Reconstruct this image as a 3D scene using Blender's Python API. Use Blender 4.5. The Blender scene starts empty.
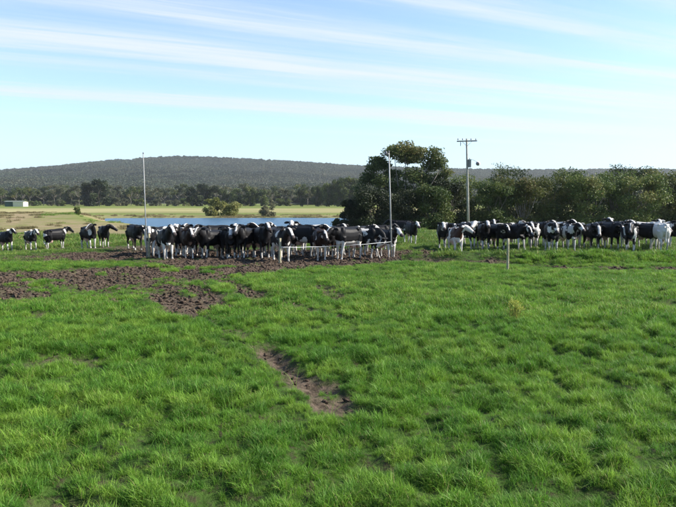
import bpy, math, random
import numpy as np
from mathutils import Vector, Matrix

R = math.radians
scene = bpy.context.scene
col = scene.collection

# ------------------------------------------------------------------ camera, sky, sun, exposure
EYE = 2.2
FPX = 650.0            # focal length in photograph pixels (676 wide)
HOR = 200.0            # horizon row in the photograph
cam_d = bpy.data.cameras.new('camera')
cam_d.sensor_width = 36.0
cam_d.lens = 36.0 * FPX / 676.0
cam_d.clip_start = 0.1
cam_d.clip_end = 20000
cam = bpy.data.objects.new('camera', cam_d)
col.objects.link(cam)
cam.location = (0, 0, EYE)
cam.rotation_euler = (R(90) - math.atan((253.5 - HOR) / FPX), 0, 0)
scene.camera = cam

SUN_EL, SUN_AZ = 36.0, 4.0          # degrees; azimuth from +X (right of frame) towards +Y (away)
sd = Vector((math.cos(R(SUN_EL)) * math.cos(R(SUN_AZ)), math.cos(R(SUN_EL)) * math.sin(R(SUN_AZ)), math.sin(R(SUN_EL))))
sun_l = bpy.data.lights.new('sun', 'SUN')
sun_l.energy = 4.6
sun_l.angle = R(0.5)
sun_l.color = (1.0, 0.94, 0.84)
sun = bpy.data.objects.new('sun', sun_l)
col.objects.link(sun)
sun.rotation_euler = (-sd).to_track_quat('-Z', 'Y').to_euler()
sun.location = (60, 10, 60)

world = bpy.data.worlds.new('World')
scene.world = world
world.use_nodes = True
wt = world.node_tree
wt.nodes.clear()


def N(t, kind, **kw):
    n = t.nodes.new(kind)
    for k, v in kw.items():
        if k == 'inp':
            for a, b in v.items():
                n.inputs[a].default_value = b
        else:
            setattr(n, k, v)
    return n


def L(t, a, b):
    t.links.new(a, b)


def M_(t, op, a, b=None, clamp=False):
    n = t.nodes.new('ShaderNodeMath')
    n.operation = op
    n.use_clamp = clamp
    for i, v in enumerate((a, b)):
        if v is None:
            continue
        if isinstance(v, (int, float)):
            n.inputs[i].default_value = v
        else:
            t.links.new(v, n.inputs[i])
    return n.outputs[0]


sky = N(wt, 'ShaderNodeTexSky', sky_type='NISHITA', sun_disc=False)
sky.sun_elevation = R(SUN_EL)
sky.sun_rotation = R(90 - SUN_AZ)
sky.altitude = 50
sky.air_density = 0.85
sky.dust_density = 0.1
sky.ozone_density = 2.0
tc = N(wt, 'ShaderNodeTexCoord')
sep = N(wt, 'ShaderNodeSeparateXYZ')
L(wt, tc.outputs['Generated'], sep.inputs[0])
zz = M_(wt, 'MAXIMUM', sep.outputs[2], 0.012)
u = M_(wt, 'DIVIDE', sep.outputs[0], zz)
v = M_(wt, 'DIVIDE', sep.outputs[1], zz)
ca, sa = math.cos(R(27)), math.sin(R(27))
s_ = M_(wt, 'ADD', M_(wt, 'MULTIPLY', u, ca), M_(wt, 'MULTIPLY', v, sa))
t0_ = M_(wt, 'SUBTRACT', M_(wt, 'MULTIPLY', v, ca), M_(wt, 'MULTIPLY', u, sa))


def streak(fs, ft, detail, rough, dist):
    cv = N(wt, 'ShaderNodeCombineXYZ')
    L(wt, M_(wt, 'MULTIPLY', s_, fs), cv.inputs[0])
    L(wt, M_(wt, 'MULTIPLY', t0_, ft), cv.inputs[1])
    n = N(wt, 'ShaderNodeTexNoise', inp={'Scale': 1.0, 'Detail': detail, 'Roughness': rough, 'Distortion': dist})
    L(wt, cv.outputs[0], n.inputs['Vector'])
    return n.outputs[0]


n_body = streak(0.22, 0.9, 6.0, 0.6, 0.3)
n_fib = streak(0.42, 5.5, 6.0, 0.62, 0.5)
n_fine = streak(1.1, 15.0, 4.0, 0.6, 0.3)
t_ = M_(wt, 'ADD', t0_, M_(wt, 'MULTIPLY', M_(wt, 'SUBTRACT', n_body, 0.5), 1.3))


def band(c, w, a):
    d = M_(wt, 'DIVIDE', M_(wt, 'SUBTRACT', t_, c), w)
    return M_(wt, 'MULTIPLY', M_(wt, 'EXPONENT', M_(wt, 'MULTIPLY', M_(wt, 'MULTIPLY', d, d), -1.0)), a)


bands = band(6.65, 0.55, 0.95)
for c_, w_, a_ in ((4.5, 0.46, 0.9), (5.3, 0.26, 0.5), (3.55, 0.26, 0.75), (2.75, 0.25, 0.7), (2.1, 0.2, 0.6), (8.6, 0.45, 0.35)):
    bands = M_(wt, 'ADD', bands, band(c_, w_, a_))
# the sheet is thicker towards the right (along the streaks)
thick = N(wt, 'ShaderNodeMapRange', inp={'From Min': -4.0, 'From Max': 6.0, 'To Min': 0.62, 'To Max': 1.1})
L(wt, s_, thick.inputs['Value'])
fib = M_(wt, 'ADD', M_(wt, 'MULTIPLY', n_fib, 1.5), M_(wt, 'MULTIPLY', n_fine, 0.5))
cl = M_(wt, 'MULTIPLY', M_(wt, 'MULTIPLY', bands, fib), thick.outputs[0])
cl = M_(wt, 'ADD', cl, M_(wt, 'MULTIPLY', M_(wt, 'SUBTRACT', n_fib, 0.5), 0.45))
mr = N(wt, 'ShaderNodeMapRange', interpolation_type='SMOOTHSTEP', inp={'From Min': 0.0, 'From Max': 1.1, 'To Min': 0.0, 'To Max': 0.95})
L(wt, cl, mr.inputs['Value'])
mix = N(wt, 'ShaderNodeMix', data_type='RGBA')
L(wt, mr.outputs[0], mix.inputs[0])
L(wt, sky.outputs[0], mix.inputs[6])
mix.inputs[7].default_value = (3.3, 3.6, 3.75, 1)
veil = M_(wt, 'ADD', M_(wt, 'MULTIPLY', M_(wt, 'EXPONENT', M_(wt, 'MULTIPLY', zz, -11.0)), 0.95), 0.05, True)
mixv = N(wt, 'ShaderNodeMix', data_type='RGBA')
L(wt, veil, mixv.inputs[0])
L(wt, sky.outputs[0], mixv.inputs[6])
mixv.inputs[7].default_value = (1.75, 2.6, 3.4, 1)
L(wt, mixv.outputs[2], mix.inputs[6])
bg = N(wt, 'ShaderNodeBackground', inp={'Strength': 0.11})
L(wt, mix.outputs[2], bg.inputs[0])
wo = N(wt, 'ShaderNodeOutputWorld')
L(wt, bg.outputs[0], wo.inputs[0])

vs = scene.view_settings
scene.display_settings.display_device = 'sRGB'
vs.view_transform = 'Standard'
vs.look = 'None'
vs.exposure = 1.25
vs.gamma = 1.0
vs.use_curve_mapping = False
scene.cycles.use_denoising = True
scene.cycles.max_bounces = 6
scene.cycles.diffuse_bounces = 3
scene.cycles.glossy_bounces = 2
scene.cycles.transmission_bounces = 4
scene.cycles.transparent_max_bounces = 4
scene.cycles.volume_bounces = 0
scene.cycles.caustics_reflective = False
scene.cycles.caustics_refractive = False

# ------------------------------------------------------------------ numeric helpers
rng = np.random.default_rng(11)


def _hash(ix, iy, seed):
    h = (ix.astype(np.int64) * 374761393 + iy.astype(np.int64) * 668265263 + seed * 974634777) & 0xffffffff
    h = ((h ^ (h >> 13)) * 1274126177) & 0xffffffff
    h = (h ^ (h >> 16)) & 0xffffffff
    return h / 4294967295.0


def vnoise(x, y, seed=0):
    """smooth value noise in -1..1"""
    x = np.asarray(x, float); y = np.asarray(y, float)
    ix = np.floor(x); iy = np.floor(y)
    fx = x - ix; fy = y - iy
    fx = fx * fx * fx * (fx * (fx * 6 - 15) + 10); fy = fy * fy * fy * (fy * (fy * 6 - 15) + 10)
    a = _hash(ix, iy, seed); b = _hash(ix + 1, iy, seed); c = _hash(ix, iy + 1, seed); d = _hash(ix + 1, iy + 1, seed)
    return (a * (1 - fx) * (1 - fy) + b * fx * (1 - fy) + c * (1 - fx) * fy + d * fx * fy) * 2 - 1


def fbm(x, y, octv=3, seed=0):
    s = 0; a = 1; t = 0
    for o in range(octv):
        s = s + a * vnoise(x * 2 ** o + 17.3 * o, y * 2 ** o - 9.1 * o, seed + o); t += a; a *= 0.5
    return s / t


def sst(a, b, x):
    t = np.clip((x - a) / (b - a), 0, 1)
    return t * t * (3 - 2 * t)


def worley(x, y, cell, seed):
    gx_, gy_ = np.floor(x / cell), np.floor(y / cell)
    best = np.full(np.shape(x), 9.0)
    for i in (-1, 0, 1):
        for j in (-1, 0, 1):
            cx, cy = gx_ + i, gy_ + j
            qx = (cx + 0.1 + 0.8 * _hash(cx, cy, seed)) * cell; qy = (cy + 0.1 + 0.8 * _hash(cx, cy, seed + 1)) * cell
            best = np.minimum(best, np.hypot(x - qx, y - qy) / cell / (0.7 + 0.6 * _hash(cx, cy, seed + 2)))
    return best


def seg_dist(x, y, x0, y0, x1, y1):
    dx, dy = x1 - x0, y1 - y0
    t = np.clip(((x - x0) * dx + (y - y0) * dy) / (dx * dx + dy * dy + 1e-9), 0, 1)
    return np.hypot(x - (x0 + t * dx), y - (y0 + t * dy))


def poly_sd(x, y, P):
    """signed distance to a polygon, negative inside"""
    d = np.full(np.shape(x), 1e9); ins = np.zeros(np.shape(x), bool)
    n = len(P)
    for i in range(n):
        x0, y0 = P[i]; x1, y1 = P[(i + 1) % n]
        d = np.minimum(d, seg_dist(x, y, x0, y0, x1, y1))
        c = ((y0 > y) != (y1 > y)) & (x < (x1 - x0) * (y - y0) / (y1 - y0 + 1e-12) + x0)
        ins ^= c
    return np.where(ins, -d, d)


def wx(px, d):
    return (px - 338.0) / FPX * d


# ------------------------------------------------------------------ terrain
POND = [(-60, 166), (-47, 132), (-33, 101), (-10, 97), (25, 96), (34, 130), (32, 164), (-10, 168)]
WATER_Z = -2.4


def mud_mask(x, y, grow=1.0):
    j = fbm(x * 0.9, y * 0.9, 3, 5) * 0.9 + fbm(x * 3.1, y * 3.1, 3, 8) * 0.75
    m = np.zeros(np.shape(x))

    def cap(p, r, wgt=1.0, soft=0.55):
        nonlocal m
        for (a, b) in zip(p[:-1], p[1:]):
            dd = seg_dist(x, y, a[0], a[1], b[0], b[1]) / (r * grow) + j * 0.55
            m = np.maximum(m, wgt * sst(1 + soft * 0.5, 1 - soft * 0.5, dd))
    cap([(-8.9, 20.3), (-6.8, 22.6), (-3.8, 26.2)], 3.0, 0.95)
    cap([(-5.5, 25.5), (-1.5, 28.0)], 2.6, 1.0)
    cap([(-7.5, 19.5), (-4.6, 20.5)], 1.3, 0.8)
    cap([(-12, 33.5), (-4, 33), (2.4, 33)], 4.2, 1.0)
    cap([(-4, 29), (2.6, 30)], 1.6, 0.95)
    cap([(-6.4, 28.2), (-1.9, 28.6)], 1.9, 1.0)
    cap([(-6.0, 25.0), (-3.0, 25.6)], 1.7, 0.95)
    cap([(-5.2, 23.2), (-2.4, 26.6)], 2.1, 1.0)
    cap([(-3.4, 22.3), (-1.6, 23.6)], 0.7, 0.75)
    cap([(-4.6, 20.6), (-3.6, 17.2), (-2.7, 14.6)], 0.34, 0.9)
    cap([(-9.5, 23.5), (-7.0, 25.2)], 0.9, 0.75)
    cap([(-30, 48), (-12, 42), (-9, 35)], 2.4, 0.75)
    cap([(-5.9, 20), (-4.2, 16.2), (-3.2, 13.8)], 0.5, 0.95)
    cap([(-2.9, 13.2), (-1.4, 10.6)], 0.17, 0.65)
    cap([(-3.4, 19.0), (-1.2, 15.0), (0.2, 12.6)], 0.16, 0.55)
    cap([(-6.5, 17.5), (-5.2, 15.2)], 0.2, 0.55)
    cap([(-8.5, 14.8), (-6.0, 13.4)], 0.16, 0.45)
    cap([(-1.3, 10.3), (-0.6, 8.7)], 0.17, 0.95)
    cap([(-0.62, 8.7), (-0.2, 7.6), (0.0, 6.9)], 0.24, 0.95)
    cap([(-0.15, 7.5), (0.0, 6.9)], 0.2, 0.7)
    cap([(-4.0, 21), (-2.6, 17.6), (-1.9, 15.5)], 0.30, 0.75)
    cap([(-0.7, 18.5), (0.1, 15.8)], 0.22, 0.5)
    cap([(-8.9, 17.2), (-8.0, 16.6)], 0.7, 0.8)
    cap([(-10.5, 20.2), (-8.4, 20.6)], 0.5, 0.5)
    cap([(-2.4, 27.6), (2.0, 27.4), (6.7, 26.6), (9, 24.6), (14, 22.8), (24, 21)], 0.8, 0.85)
    cap([(2.6, 31.5), (7, 31.8)], 0.6, 0.6)
    m = m * (1 - 0.8 * sst(0.25, 0.5, fbm(x * 1.15 + 7, y * 1.15, 3, 41)) * sst(27.5, 24.5, y))
    cap([(-7.6, 18.6), (-5.0, 18.8)], 1.3, 0.5, 0.9)
    cap([(-6.0, 16.6), (-4.6, 17.4)], 0.8, 0.5, 0.9)
    # small scuffs everywhere
    sc = fbm(x * 0.55 + 40, y * 0.55, 2, 31) + 0.5 * fbm(x * 2.4, y * 2.4, 2, 37)
    m = np.maximum(m, 0.55 * sst(0.62, 0.85, sc))
    return m * sst(75, 55, y)


def height(x, y):
    x = np.asarray(x, float); y = np.asarray(y, float)
    z = np.interp(y, [-60, 0, 12, 23, 30, 38, 46, 60, 90, 120, 160, 200], [0.2, 0, -0.16, -0.34, -0.53, -0.63, -0.80, -1.0, -1.3, -1.65, -2.1, -2.1])
    z = z - np.clip((-x - 9) * 0.043, 0, 0.75) * sst(20, 46, y) * sst(110, 80, y)
    near = sst(75, 40, y) * sst(60, 30, np.abs(x))
    m = mud_mask(x, y)
    # bank and ditch on the right behind the fence line
    bk = np.interp(x, [-2, 3, 7, 12, 24], [28.5, 28.8, 28.2, 27.3, 26.2])
    rt = sst(0.5, 4, x)
    z = z + rt * (0.36 * np.exp(-((y - bk) / 0.9) ** 2) - 0.22 * np.exp(-((y - bk - 3.0) / 1.1) ** 2) - 0.05 * np.exp(-((y - bk + 1.6) / 0.6) ** 2))
    z = z + near * (0.07 * fbm(x * 0.35, y * 0.35, 2, 50) + 0.055 * fbm(x * 1.3, y * 1.3, 2, 51) + 0.02 * fbm(x * 3.3, y * 3.3, 2, 52))
    z = z + near * (1 - m) * 0.06 * sst(0.75, 0.1, worley(x, y, 0.31, 55))
    z = z + near * m * (-0.05 + 0.09 * fbm(x * 3.4, y * 3.4, 2, 53))
    z = z + (1 - near) * 0.12 * fbm(x * 0.06, y * 0.06, 3, 54) * sst(400, 100, y)
    # dam wall on the left
    sd_ = poly_sd(x, y, POND)
    left = sst(3, -3, x + 30 + (y - 97) * 0.41)
    mound_z = np.interp(y, [50, 60, 80, 100, 116, 134, 150, 175], [-1.55, -1.72, -1.3, -0.72, -0.3, -0.3, -1.1, -2.1])
    mound_z = mound_z + 0.10 * fbm(x * 0.16, y * 0.12, 3, 60)
    wgt = sst(46, 62, y) * sst(180, 160, y) * sst(-26, -36, x + (np.minimum(y, 97) - 97) * 0.5)
    z = z * (1 - wgt) + mound_z * wgt
    # pond basin
    tb = sst(26, 0, sd_)
    basin = np.where(y < 131, 1.0, 0.25) * (1 - wgt) + wgt * sst(9, 0, sd_)
    rim = WATER_Z + 0.03 + np.clip(sd_, -10, 60) * np.where(y < 131, 0.035, 0.012) * (1 - wgt) + wgt * np.clip(sd_, -10, 30) * 0.30
    z = np.where(sd_ < 26, np.minimum(z, np.maximum(rim, -3.4)) * tb + z * (1 - tb), z)
    z = np.where(sd_ < 0, np.minimum(z, WATER_Z + sd_ * 0.12), z)
    return z


def h1(x, y):
    return float(height(np.array([x]), np.array([y]))[0])


# ------------------------------------------------------------------ mesh helpers
def mesh_np(name, V, F, smooth=True):
    """V (n,3), F (m,k) all the same size"""
    V = np.asarray(V, np.float32); F = np.asarray(F, np.int32)
    me = bpy.data.meshes.new(name)
    k = F.shape[1]
    me.vertices.add(len(V)); me.vertices.foreach_set('co', V.ravel())
    me.loops.add(F.size); me.loops.foreach_set('vertex_index', F.ravel())
    me.polygons.add(len(F))
    me.polygons.foreach_set('loop_start', np.arange(0, F.size, k, dtype=np.int32))
    me.polygons.foreach_set('loop_total', np.full(len(F), k, np.int32))
    me.polygons.foreach_set('use_smooth', np.full(len(F), smooth))
    me.update(calc_edges=True)
    return me


class MB:
    """collects simple solids for one mesh"""
    def __init__(s):
        s.v = []; s.f = []

    def box(s, c, size, rot=None):
        b = len(s.v)
        for dx in (-.5, .5):
            for dy in (-.5, .5):
                for dz in (-.5, .5):
                    p = Vector((dx * size[0], dy * size[1], dz * size[2]))
                    if rot is not None:
                        p = rot @ p
                    s.v.append(tuple(p + Vector(c)))
        for f in ((0, 1, 3, 2), (4, 6, 7, 5), (0, 4, 5, 1), (2, 3, 7, 6), (0, 2, 6, 4), (1, 5, 7, 3)):
            s.f.append(tuple(b + i for i in f))
        return s

    def tube(s, pts, rad, n=10, caps=True, ell=None, sq=1.0):
        """ell: list of (side, up) radii; otherwise round"""
        pts = [Vector(p) for p in pts]
        b = len(s.v)
        for i, p in enumerate(pts):
            t = (pts[min(i + 1, len(pts) - 1)] - pts[max(i - 1, 0)]).normalized()
            ref = Vector((0, 1, 0)) if abs(t.y) < 0.9 else Vector((1, 0, 0))
            up = t.cross(ref).normalized(); sdv = up.cross(t).normalized()
            a, c = ell[i] if ell else (rad[i], rad[i])
            for k in range(n):
                an = 2 * math.pi * k / n
                ce, se = math.cos(an), math.sin(an)
                if sq != 1.0:
                    ce = math.copysign(abs(ce) ** sq, ce); se = math.copysign(abs(se) ** sq, se)
                s.v.append(tuple(p + sdv * (a * ce) + up * (c * se)))
        for i in range(len(pts) - 1):
            for k in range(n):
                a0 = b + i * n + k; a1 = b + i * n + (k + 1) % n
                s.f.append((a0, a1, a1 + n, a0 + n))
        if caps:
            s.f.append(tuple(b + k for k in range(n))[::-1])
            e = b + (len(pts) - 1) * n
            s.f.append(tuple(e + k for k in range(n)))
        return s

    def ball(s, c, r, n=12, m=8):
        b = len(s.v)
        pts = []
        for j in range(1, m):
            ph = math.pi * j / m
            for k in range(n):
                th = 2 * math.pi * k / n
                s.v.append((c[0] + r[0] * math.sin(ph) * math.cos(th), c[1] + r[1] * math.sin(ph) * math.sin(th), c[2] + r[2] * math.cos(ph)))
        s.v.append((c[0], c[1], c[2] + r[2])); s.v.append((c[0], c[1], c[2] - r[2]))
        top = b + (m - 1) * n
        for k in range(n):
            s.f.append((top, b + k, b + (k + 1) % n))
            e = b + (m - 2) * n
            s.f.append((top + 1, e + (k + 1) % n, e + k))
        for j in range(m - 2):
            for k in range(n):
                a = b + j * n + k; c2 = b + j * n + (k + 1) % n
                s.f.append((a, a + n, c2 + n, c2))
        return s

    def mesh(s, name, smooth=True):
        me = bpy.data.meshes.new(name)
        me.from_pydata(s.v, [], s.f)
        me.update()
        import bmesh
        bm = bmesh.new(); bm.from_mesh(me); bmesh.ops.recalc_face_normals(bm, faces=bm.faces); bm.to_mesh(me); bm.free()
        if smooth:
            me.polygons.foreach_set('use_smooth', [True] * len(me.polygons))
        return me


def link(name, me, mat=None, parent=None, loc=None):
    o = bpy.data.objects.new(name, me)
    col.objects.link(o)
    if mat is not None and len(me.materials) == 0:
        me.materials.append(mat)
    if parent is not None:
        o.parent = parent
    if loc is not None:
        o.location = loc
    return o


def tag(o, label=None, cat=None, group=None, kind=None):
    if label: o['label'] = label
    if cat: o['category'] = cat
    if group: o['group'] = group
    if kind: o['kind'] = kind
    return o


def empty(name, loc, rz=0.0):
    o = bpy.data.objects.new(name, None)
    o.empty_display_size = 0.2
    col.objects.link(o)
    o.location = loc
    o.rotation_euler = (0, 0, rz)
    return o


# ------------------------------------------------------------------ materials
def new_mat(name):
    m = bpy.data.materials.new(name)
    m.use_nodes = True
    t = m.node_tree
    t.nodes.clear()
    out = N(t, 'ShaderNodeOutputMaterial')
    return m, t, out


def mixc(t, f, a, b):
    n = N(t, 'ShaderNodeMix', data_type='RGBA')
    for i, v in ((0, f), (6, a), (7, b)):
        if isinstance(v, (int, float)):
            n.inputs[i].default_value = v
        elif isinstance(v, tuple):
            n.inputs[i].default_value = v + (1,) if len(v) == 3 else v
        else:
            t.links.new(v, n.inputs[i])
    return n.outputs[2]


def noise(t, vec, scale, detail=3, rough=0.55):
    n = N(t, 'ShaderNodeTexNoise', inp={'Scale': scale, 'Detail': float(detail), 'Roughness': rough})
    if vec is not None:
        t.links.new(vec, n.inputs['Vector'])
    return n.outputs[0]


def rampf(t, v, a, b, lo=0.0, hi=1.0, smooth=True):
    n = N(t, 'ShaderNodeMapRange', inp={'From Min': a, 'From Max': b, 'To Min': lo, 'To Max': hi})
    if smooth:
        n.interpolation_type = 'SMOOTHSTEP'
    t.links.new(v, n.inputs['Value'])
    return n.outputs[0]


def rough_mat(name, ca, cb, scale=8.0, rough=0.8, bump=0.3, spec=0.3, bscale=None, metal=0.0):
    m, t, out = new_mat(name)
    tcn = N(t, 'ShaderNodeTexCoord')
    f = rampf(t, noise(t, tcn.outputs['Object'], scale, 5, 0.6), 0.35, 0.65)
    p = N(t, 'ShaderNodeBsdfPrincipled', inp={'Roughness': rough, 'Metallic': metal})
    p.inputs['Specular IOR Level'].default_value = spec
    t.links.new(mixc(t, f, ca, cb), p.inputs['Base Color'])
    b = N(t, 'ShaderNodeBump', inp={'Strength': bump, 'Distance': 0.02})
    t.links.new(noise(t, tcn.outputs['Object'], bscale or scale * 3, 4), b.inputs['Height'])
    t.links.new(b.outputs[0], p.inputs['Normal'])
    t.links.new(p.outputs[0], out.inputs[0])
    return m


def leaf_mat(name, dark, light, warm, trans=0.35, bright_attr=True):
    m, t, out = new_mat(name)
    at = N(t, 'ShaderNodeAttribute', attribute_name='tint')
    oi = N(t, 'ShaderNodeObjectInfo')
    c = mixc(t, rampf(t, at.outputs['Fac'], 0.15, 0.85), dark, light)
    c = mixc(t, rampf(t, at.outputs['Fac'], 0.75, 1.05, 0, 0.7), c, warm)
    if name == 'forest_leaves':
        c = mixc(t, rampf(t, noise(t, oi.outputs['Location'], 0.006, 4, 0.6), 0.40, 0.62), c, mixc(t, 0.5, c, (0.10, 0.095, 0.05)))
        c = mixc(t, rampf(t, noise(t, oi.outputs['Location'], 0.0035, 3, 0.6), 0.48, 0.62), c, mixc(t, 0.6, c, (0.012, 0.02, 0.01)))
    hs = N(t, 'ShaderNodeHueSaturation')
    t.links.new(c, hs.inputs['Color'])
    t.links.new(rampf(t, oi.outputs['Random'], 0, 1, 0.8, 1.2, False), hs.inputs['Value'])
    t.links.new(rampf(t, oi.outputs['Random'], 0, 1, 0.485, 0.51, False), hs.inputs['Hue'])
    p = N(t, 'ShaderNodeBsdfPrincipled', inp={'Roughness': 0.55})
    p.inputs['Specular IOR Level'].default_value = 0.25
    t.links.new(hs.outputs[0], p.inputs['Base Color'])
    tr = N(t, 'ShaderNodeBsdfTranslucent')
    t.links.new(hs.outputs[0], tr.inputs[0])
    mx = N(t, 'ShaderNodeMixShader', inp={0: trans})
    t.links.new(p.outputs[0], mx.inputs[1])
    t.links.new(tr.outputs[0], mx.inputs[2])
    t.links.new(mx.outputs[0], out.inputs[0])
    return m


# grass blades
def grass_mat(name, ca, cb, cc, dry=(0.30, 0.27, 0.10)):
    m, t, out = new_mat(name)
    oi = N(t, 'ShaderNodeObjectInfo')
    at = N(t, 'ShaderNodeAttribute', attribute_name='tint')
    f1 = rampf(t, noise(t, oi.outputs['Location'], 0.55, 3), 0.36, 0.64)
    f2 = rampf(t, noise(t, oi.outputs['Location'], 2.3, 3), 0.38, 0.66)
    c = mixc(t, f1, ca, cb)
    c = mixc(t, f2, c, cc)
    c = mixc(t, rampf(t, at.outputs['Fac'], 0.90, 0.94), c, dry)
    hs = N(t, 'ShaderNodeHueSaturation')
    t.links.new(c, hs.inputs['Color'])
    t.links.new(rampf(t, oi.outputs['Random'], 0, 1, 0.72, 1.3, False), hs.inputs['Value'])
    p = N(t, 'ShaderNodeBsdfPrincipled', inp={'Roughness': 0.5})
    p.inputs['Specular IOR Level'].default_value = 0.22
    t.links.new(hs.outputs[0], p.inputs['Base Color'])
    tr = N(t, 'ShaderNodeBsdfTranslucent')
    t.links.new(hs.outputs[0], tr.inputs[0])
    mx = N(t, 'ShaderNodeMixShader', inp={0: 0.4})
    t.links.new(p.outputs[0], mx.inputs[1]); t.links.new(tr.outputs[0], mx.inputs[2])
    t.links.new(mx.outputs[0], out.inputs[0])
    return m


MAT_GRASS = grass_mat('lush_grass', (0.118, 0.255, 0.024), (0.205, 0.335, 0.042), (0.074, 0.185, 0.021))
MAT_LONG = grass_mat('rough_grass', (0.11, 0.205, 0.03), (0.17, 0.25, 0.045), (0.07, 0.14, 0.022), (0.30, 0.26, 0.1))

MAT_EUC = leaf_mat('gum_leaves', (0.034, 0.052, 0.019), (0.105, 0.135, 0.038), (0.19, 0.14, 0.055))
MAT_SHRUB = leaf_mat('paperbark_leaves', (0.046, 0.074, 0.018), (0.130, 0.155, 0.040), (0.20, 0.16, 0.06), 0.27)
MAT_DARK = leaf_mat('dark_leaves', (0.015, 0.024, 0.010), (0.045, 0.062, 0.020), (0.08, 0.08, 0.035), 0.25)
MAT_WIL = leaf_mat('willow_leaves', (0.16, 0.175, 0.05), (0.27, 0.26, 0.085), (0.33, 0.30, 0.12), 0.4)
MAT_GREY = leaf_mat('grey_gum_leaves', (0.055, 0.066, 0.036), (0.145, 0.145, 0.08), (0.20, 0.17, 0.10))
MAT_FOREST = leaf_mat('forest_leaves', (0.024, 0.040, 0.018), (0.075, 0.092, 0.042), (0.13, 0.125, 0.065), 0.2)
MAT_BARK = rough_mat('bark', (0.10, 0.085, 0.07), (0.22, 0.19, 0.16), 5, 0.9, 0.6)
MAT_PALEBARK = rough_mat('pale_bark', (0.10, 0.088, 0.075), (0.22, 0.195, 0.165), 3, 0.85, 0.4)
MAT_WOOD = rough_mat('weathered_post', (0.24, 0.215, 0.135), (0.40, 0.365, 0.24), 14, 0.85, 0.6)
MAT_STEEL = rough_mat('galvanised_steel', (0.27, 0.265, 0.25), (0.36, 0.355, 0.34), 6, 0.6, 0.08, 0.3, metal=0.1)
MAT_POLE = rough_mat('pole_timber', (0.24, 0.23, 0.20), (0.34, 0.325, 0.28), 4, 0.8, 0.4)
MAT_ARM = rough_mat('crossarm_timber', (0.16, 0.14, 0.11), (0.26, 0.23, 0.19), 6, 0.85, 0.4)
MAT_PORC = rough_mat('insulator', (0.10, 0.09, 0.10), (0.16, 0.14, 0.15), 6, 0.25, 0.05, 0.6)
MAT_WHITE = rough_mat('white_enamel', (0.72, 0.72, 0.70), (0.80, 0.80, 0.78), 6, 0.4, 0.05, 0.5)
MAT_TAPE = rough_mat('white_tape', (0.55, 0.55, 0.53), (0.66, 0.66, 0.64), 40, 0.6, 0.05)
MAT_CREAM = rough_mat('cream_cladding', (0.60, 0.57, 0.40), (0.68, 0.65, 0.48), 2, 0.6, 0.1)
MAT_SHEDGREEN = rough_mat('green_cladding', (0.03, 0.075, 0.055), (0.045, 0.095, 0.07), 2, 0.5, 0.1)
MAT_ROOF = rough_mat('shed_roof', (0.13, 0.15, 0.12), (0.18, 0.20, 0.16), 2, 0.5, 0.1)

# ground
MAT_GROUND, t, out = new_mat('paddock_ground')
geo = N(t, 'ShaderNodeNewGeometry')
P = geo.outputs['Position']
cov = N(t, 'ShaderNodeAttribute', attribute_name='cover')
sepc = N(t, 'ShaderNodeSeparateColor')
t.links.new(cov.outputs['Color'], sepc.inputs[0])
n_big = noise(t, P, 0.35, 4)
n_mid = noise(t, P, 1.8, 5, 0.62)
n_fine = noise(t, P, 9.0, 5, 0.65)
green = mixc(t, rampf(t, n_mid, 0.35, 0.65), (0.025, 0.052, 0.010), (0.05, 0.095, 0.018))
green = mixc(t, rampf(t, n_fine, 0.45, 0.68), green, (0.04, 0.038, 0.02))
mudc = mixc(t, rampf(t, n_fine, 0.34, 0.66), (0.040, 0.028, 0.020), (0.125, 0.092, 0.068))
mudc = mixc(t, rampf(t, n_mid, 0.45, 0.7), mudc, (0.080, 0.058, 0.042))
mps = N(t, 'ShaderNodeMapping')
mps.inputs['Scale'].default_value = (0.012, 0.05, 0.05)
t.links.new(P, mps.inputs[0])
n_field = noise(t, mps.outputs[0], 1.0, 6, 0.6)
dryc = mixc(t, rampf(t, n_field, 0.35, 0.65), (0.20, 0.185, 0.08), (0.36, 0.315, 0.16))
gfar = mixc(t, rampf(t, n_field, 0.3, 0.7), (0.10, 0.135, 0.033), (0.17, 0.19, 0.055))
tanc = mixc(t, rampf(t, noise(t, P, 0.25, 8, 0.75), 0.42, 0.60), (0.275, 0.200, 0.130), (0.165, 0.160, 0.060))
tanc = mixc(t, rampf(t, noise(t, P, 0.9, 5, 0.7), 0.5, 0.7, 0, 0.6), tanc, (0.11, 0.08, 0.055))
c = mixc(t, sepc.outputs[1], green, dryc)
c = mixc(t, cov.outputs['Alpha'], c, gfar)
c = mixc(t, sepc.outputs[2], c, tanc)
c = mixc(t, sepc.outputs[0], c, mudc)
pr = N(t, 'ShaderNodeBsdfPrincipled')
pr.inputs['Specular IOR Level'].default_value = 0.06
t.links.new(c, pr.inputs['Base Color'])
t.links.new(rampf(t, sepc.outputs[0], 0.4, 1.0, 0.95, 0.72), pr.inputs['Roughness'])
bp = N(t, 'ShaderNodeBump', inp={'Strength': 0.9, 'Distance': 0.06})
t.links.new(n_fine, bp.inputs['Height'])
t.links.new(bp.outputs[0], pr.inputs['Normal'])
t.links.new(pr.outputs[0], out.inputs[0])

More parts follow.
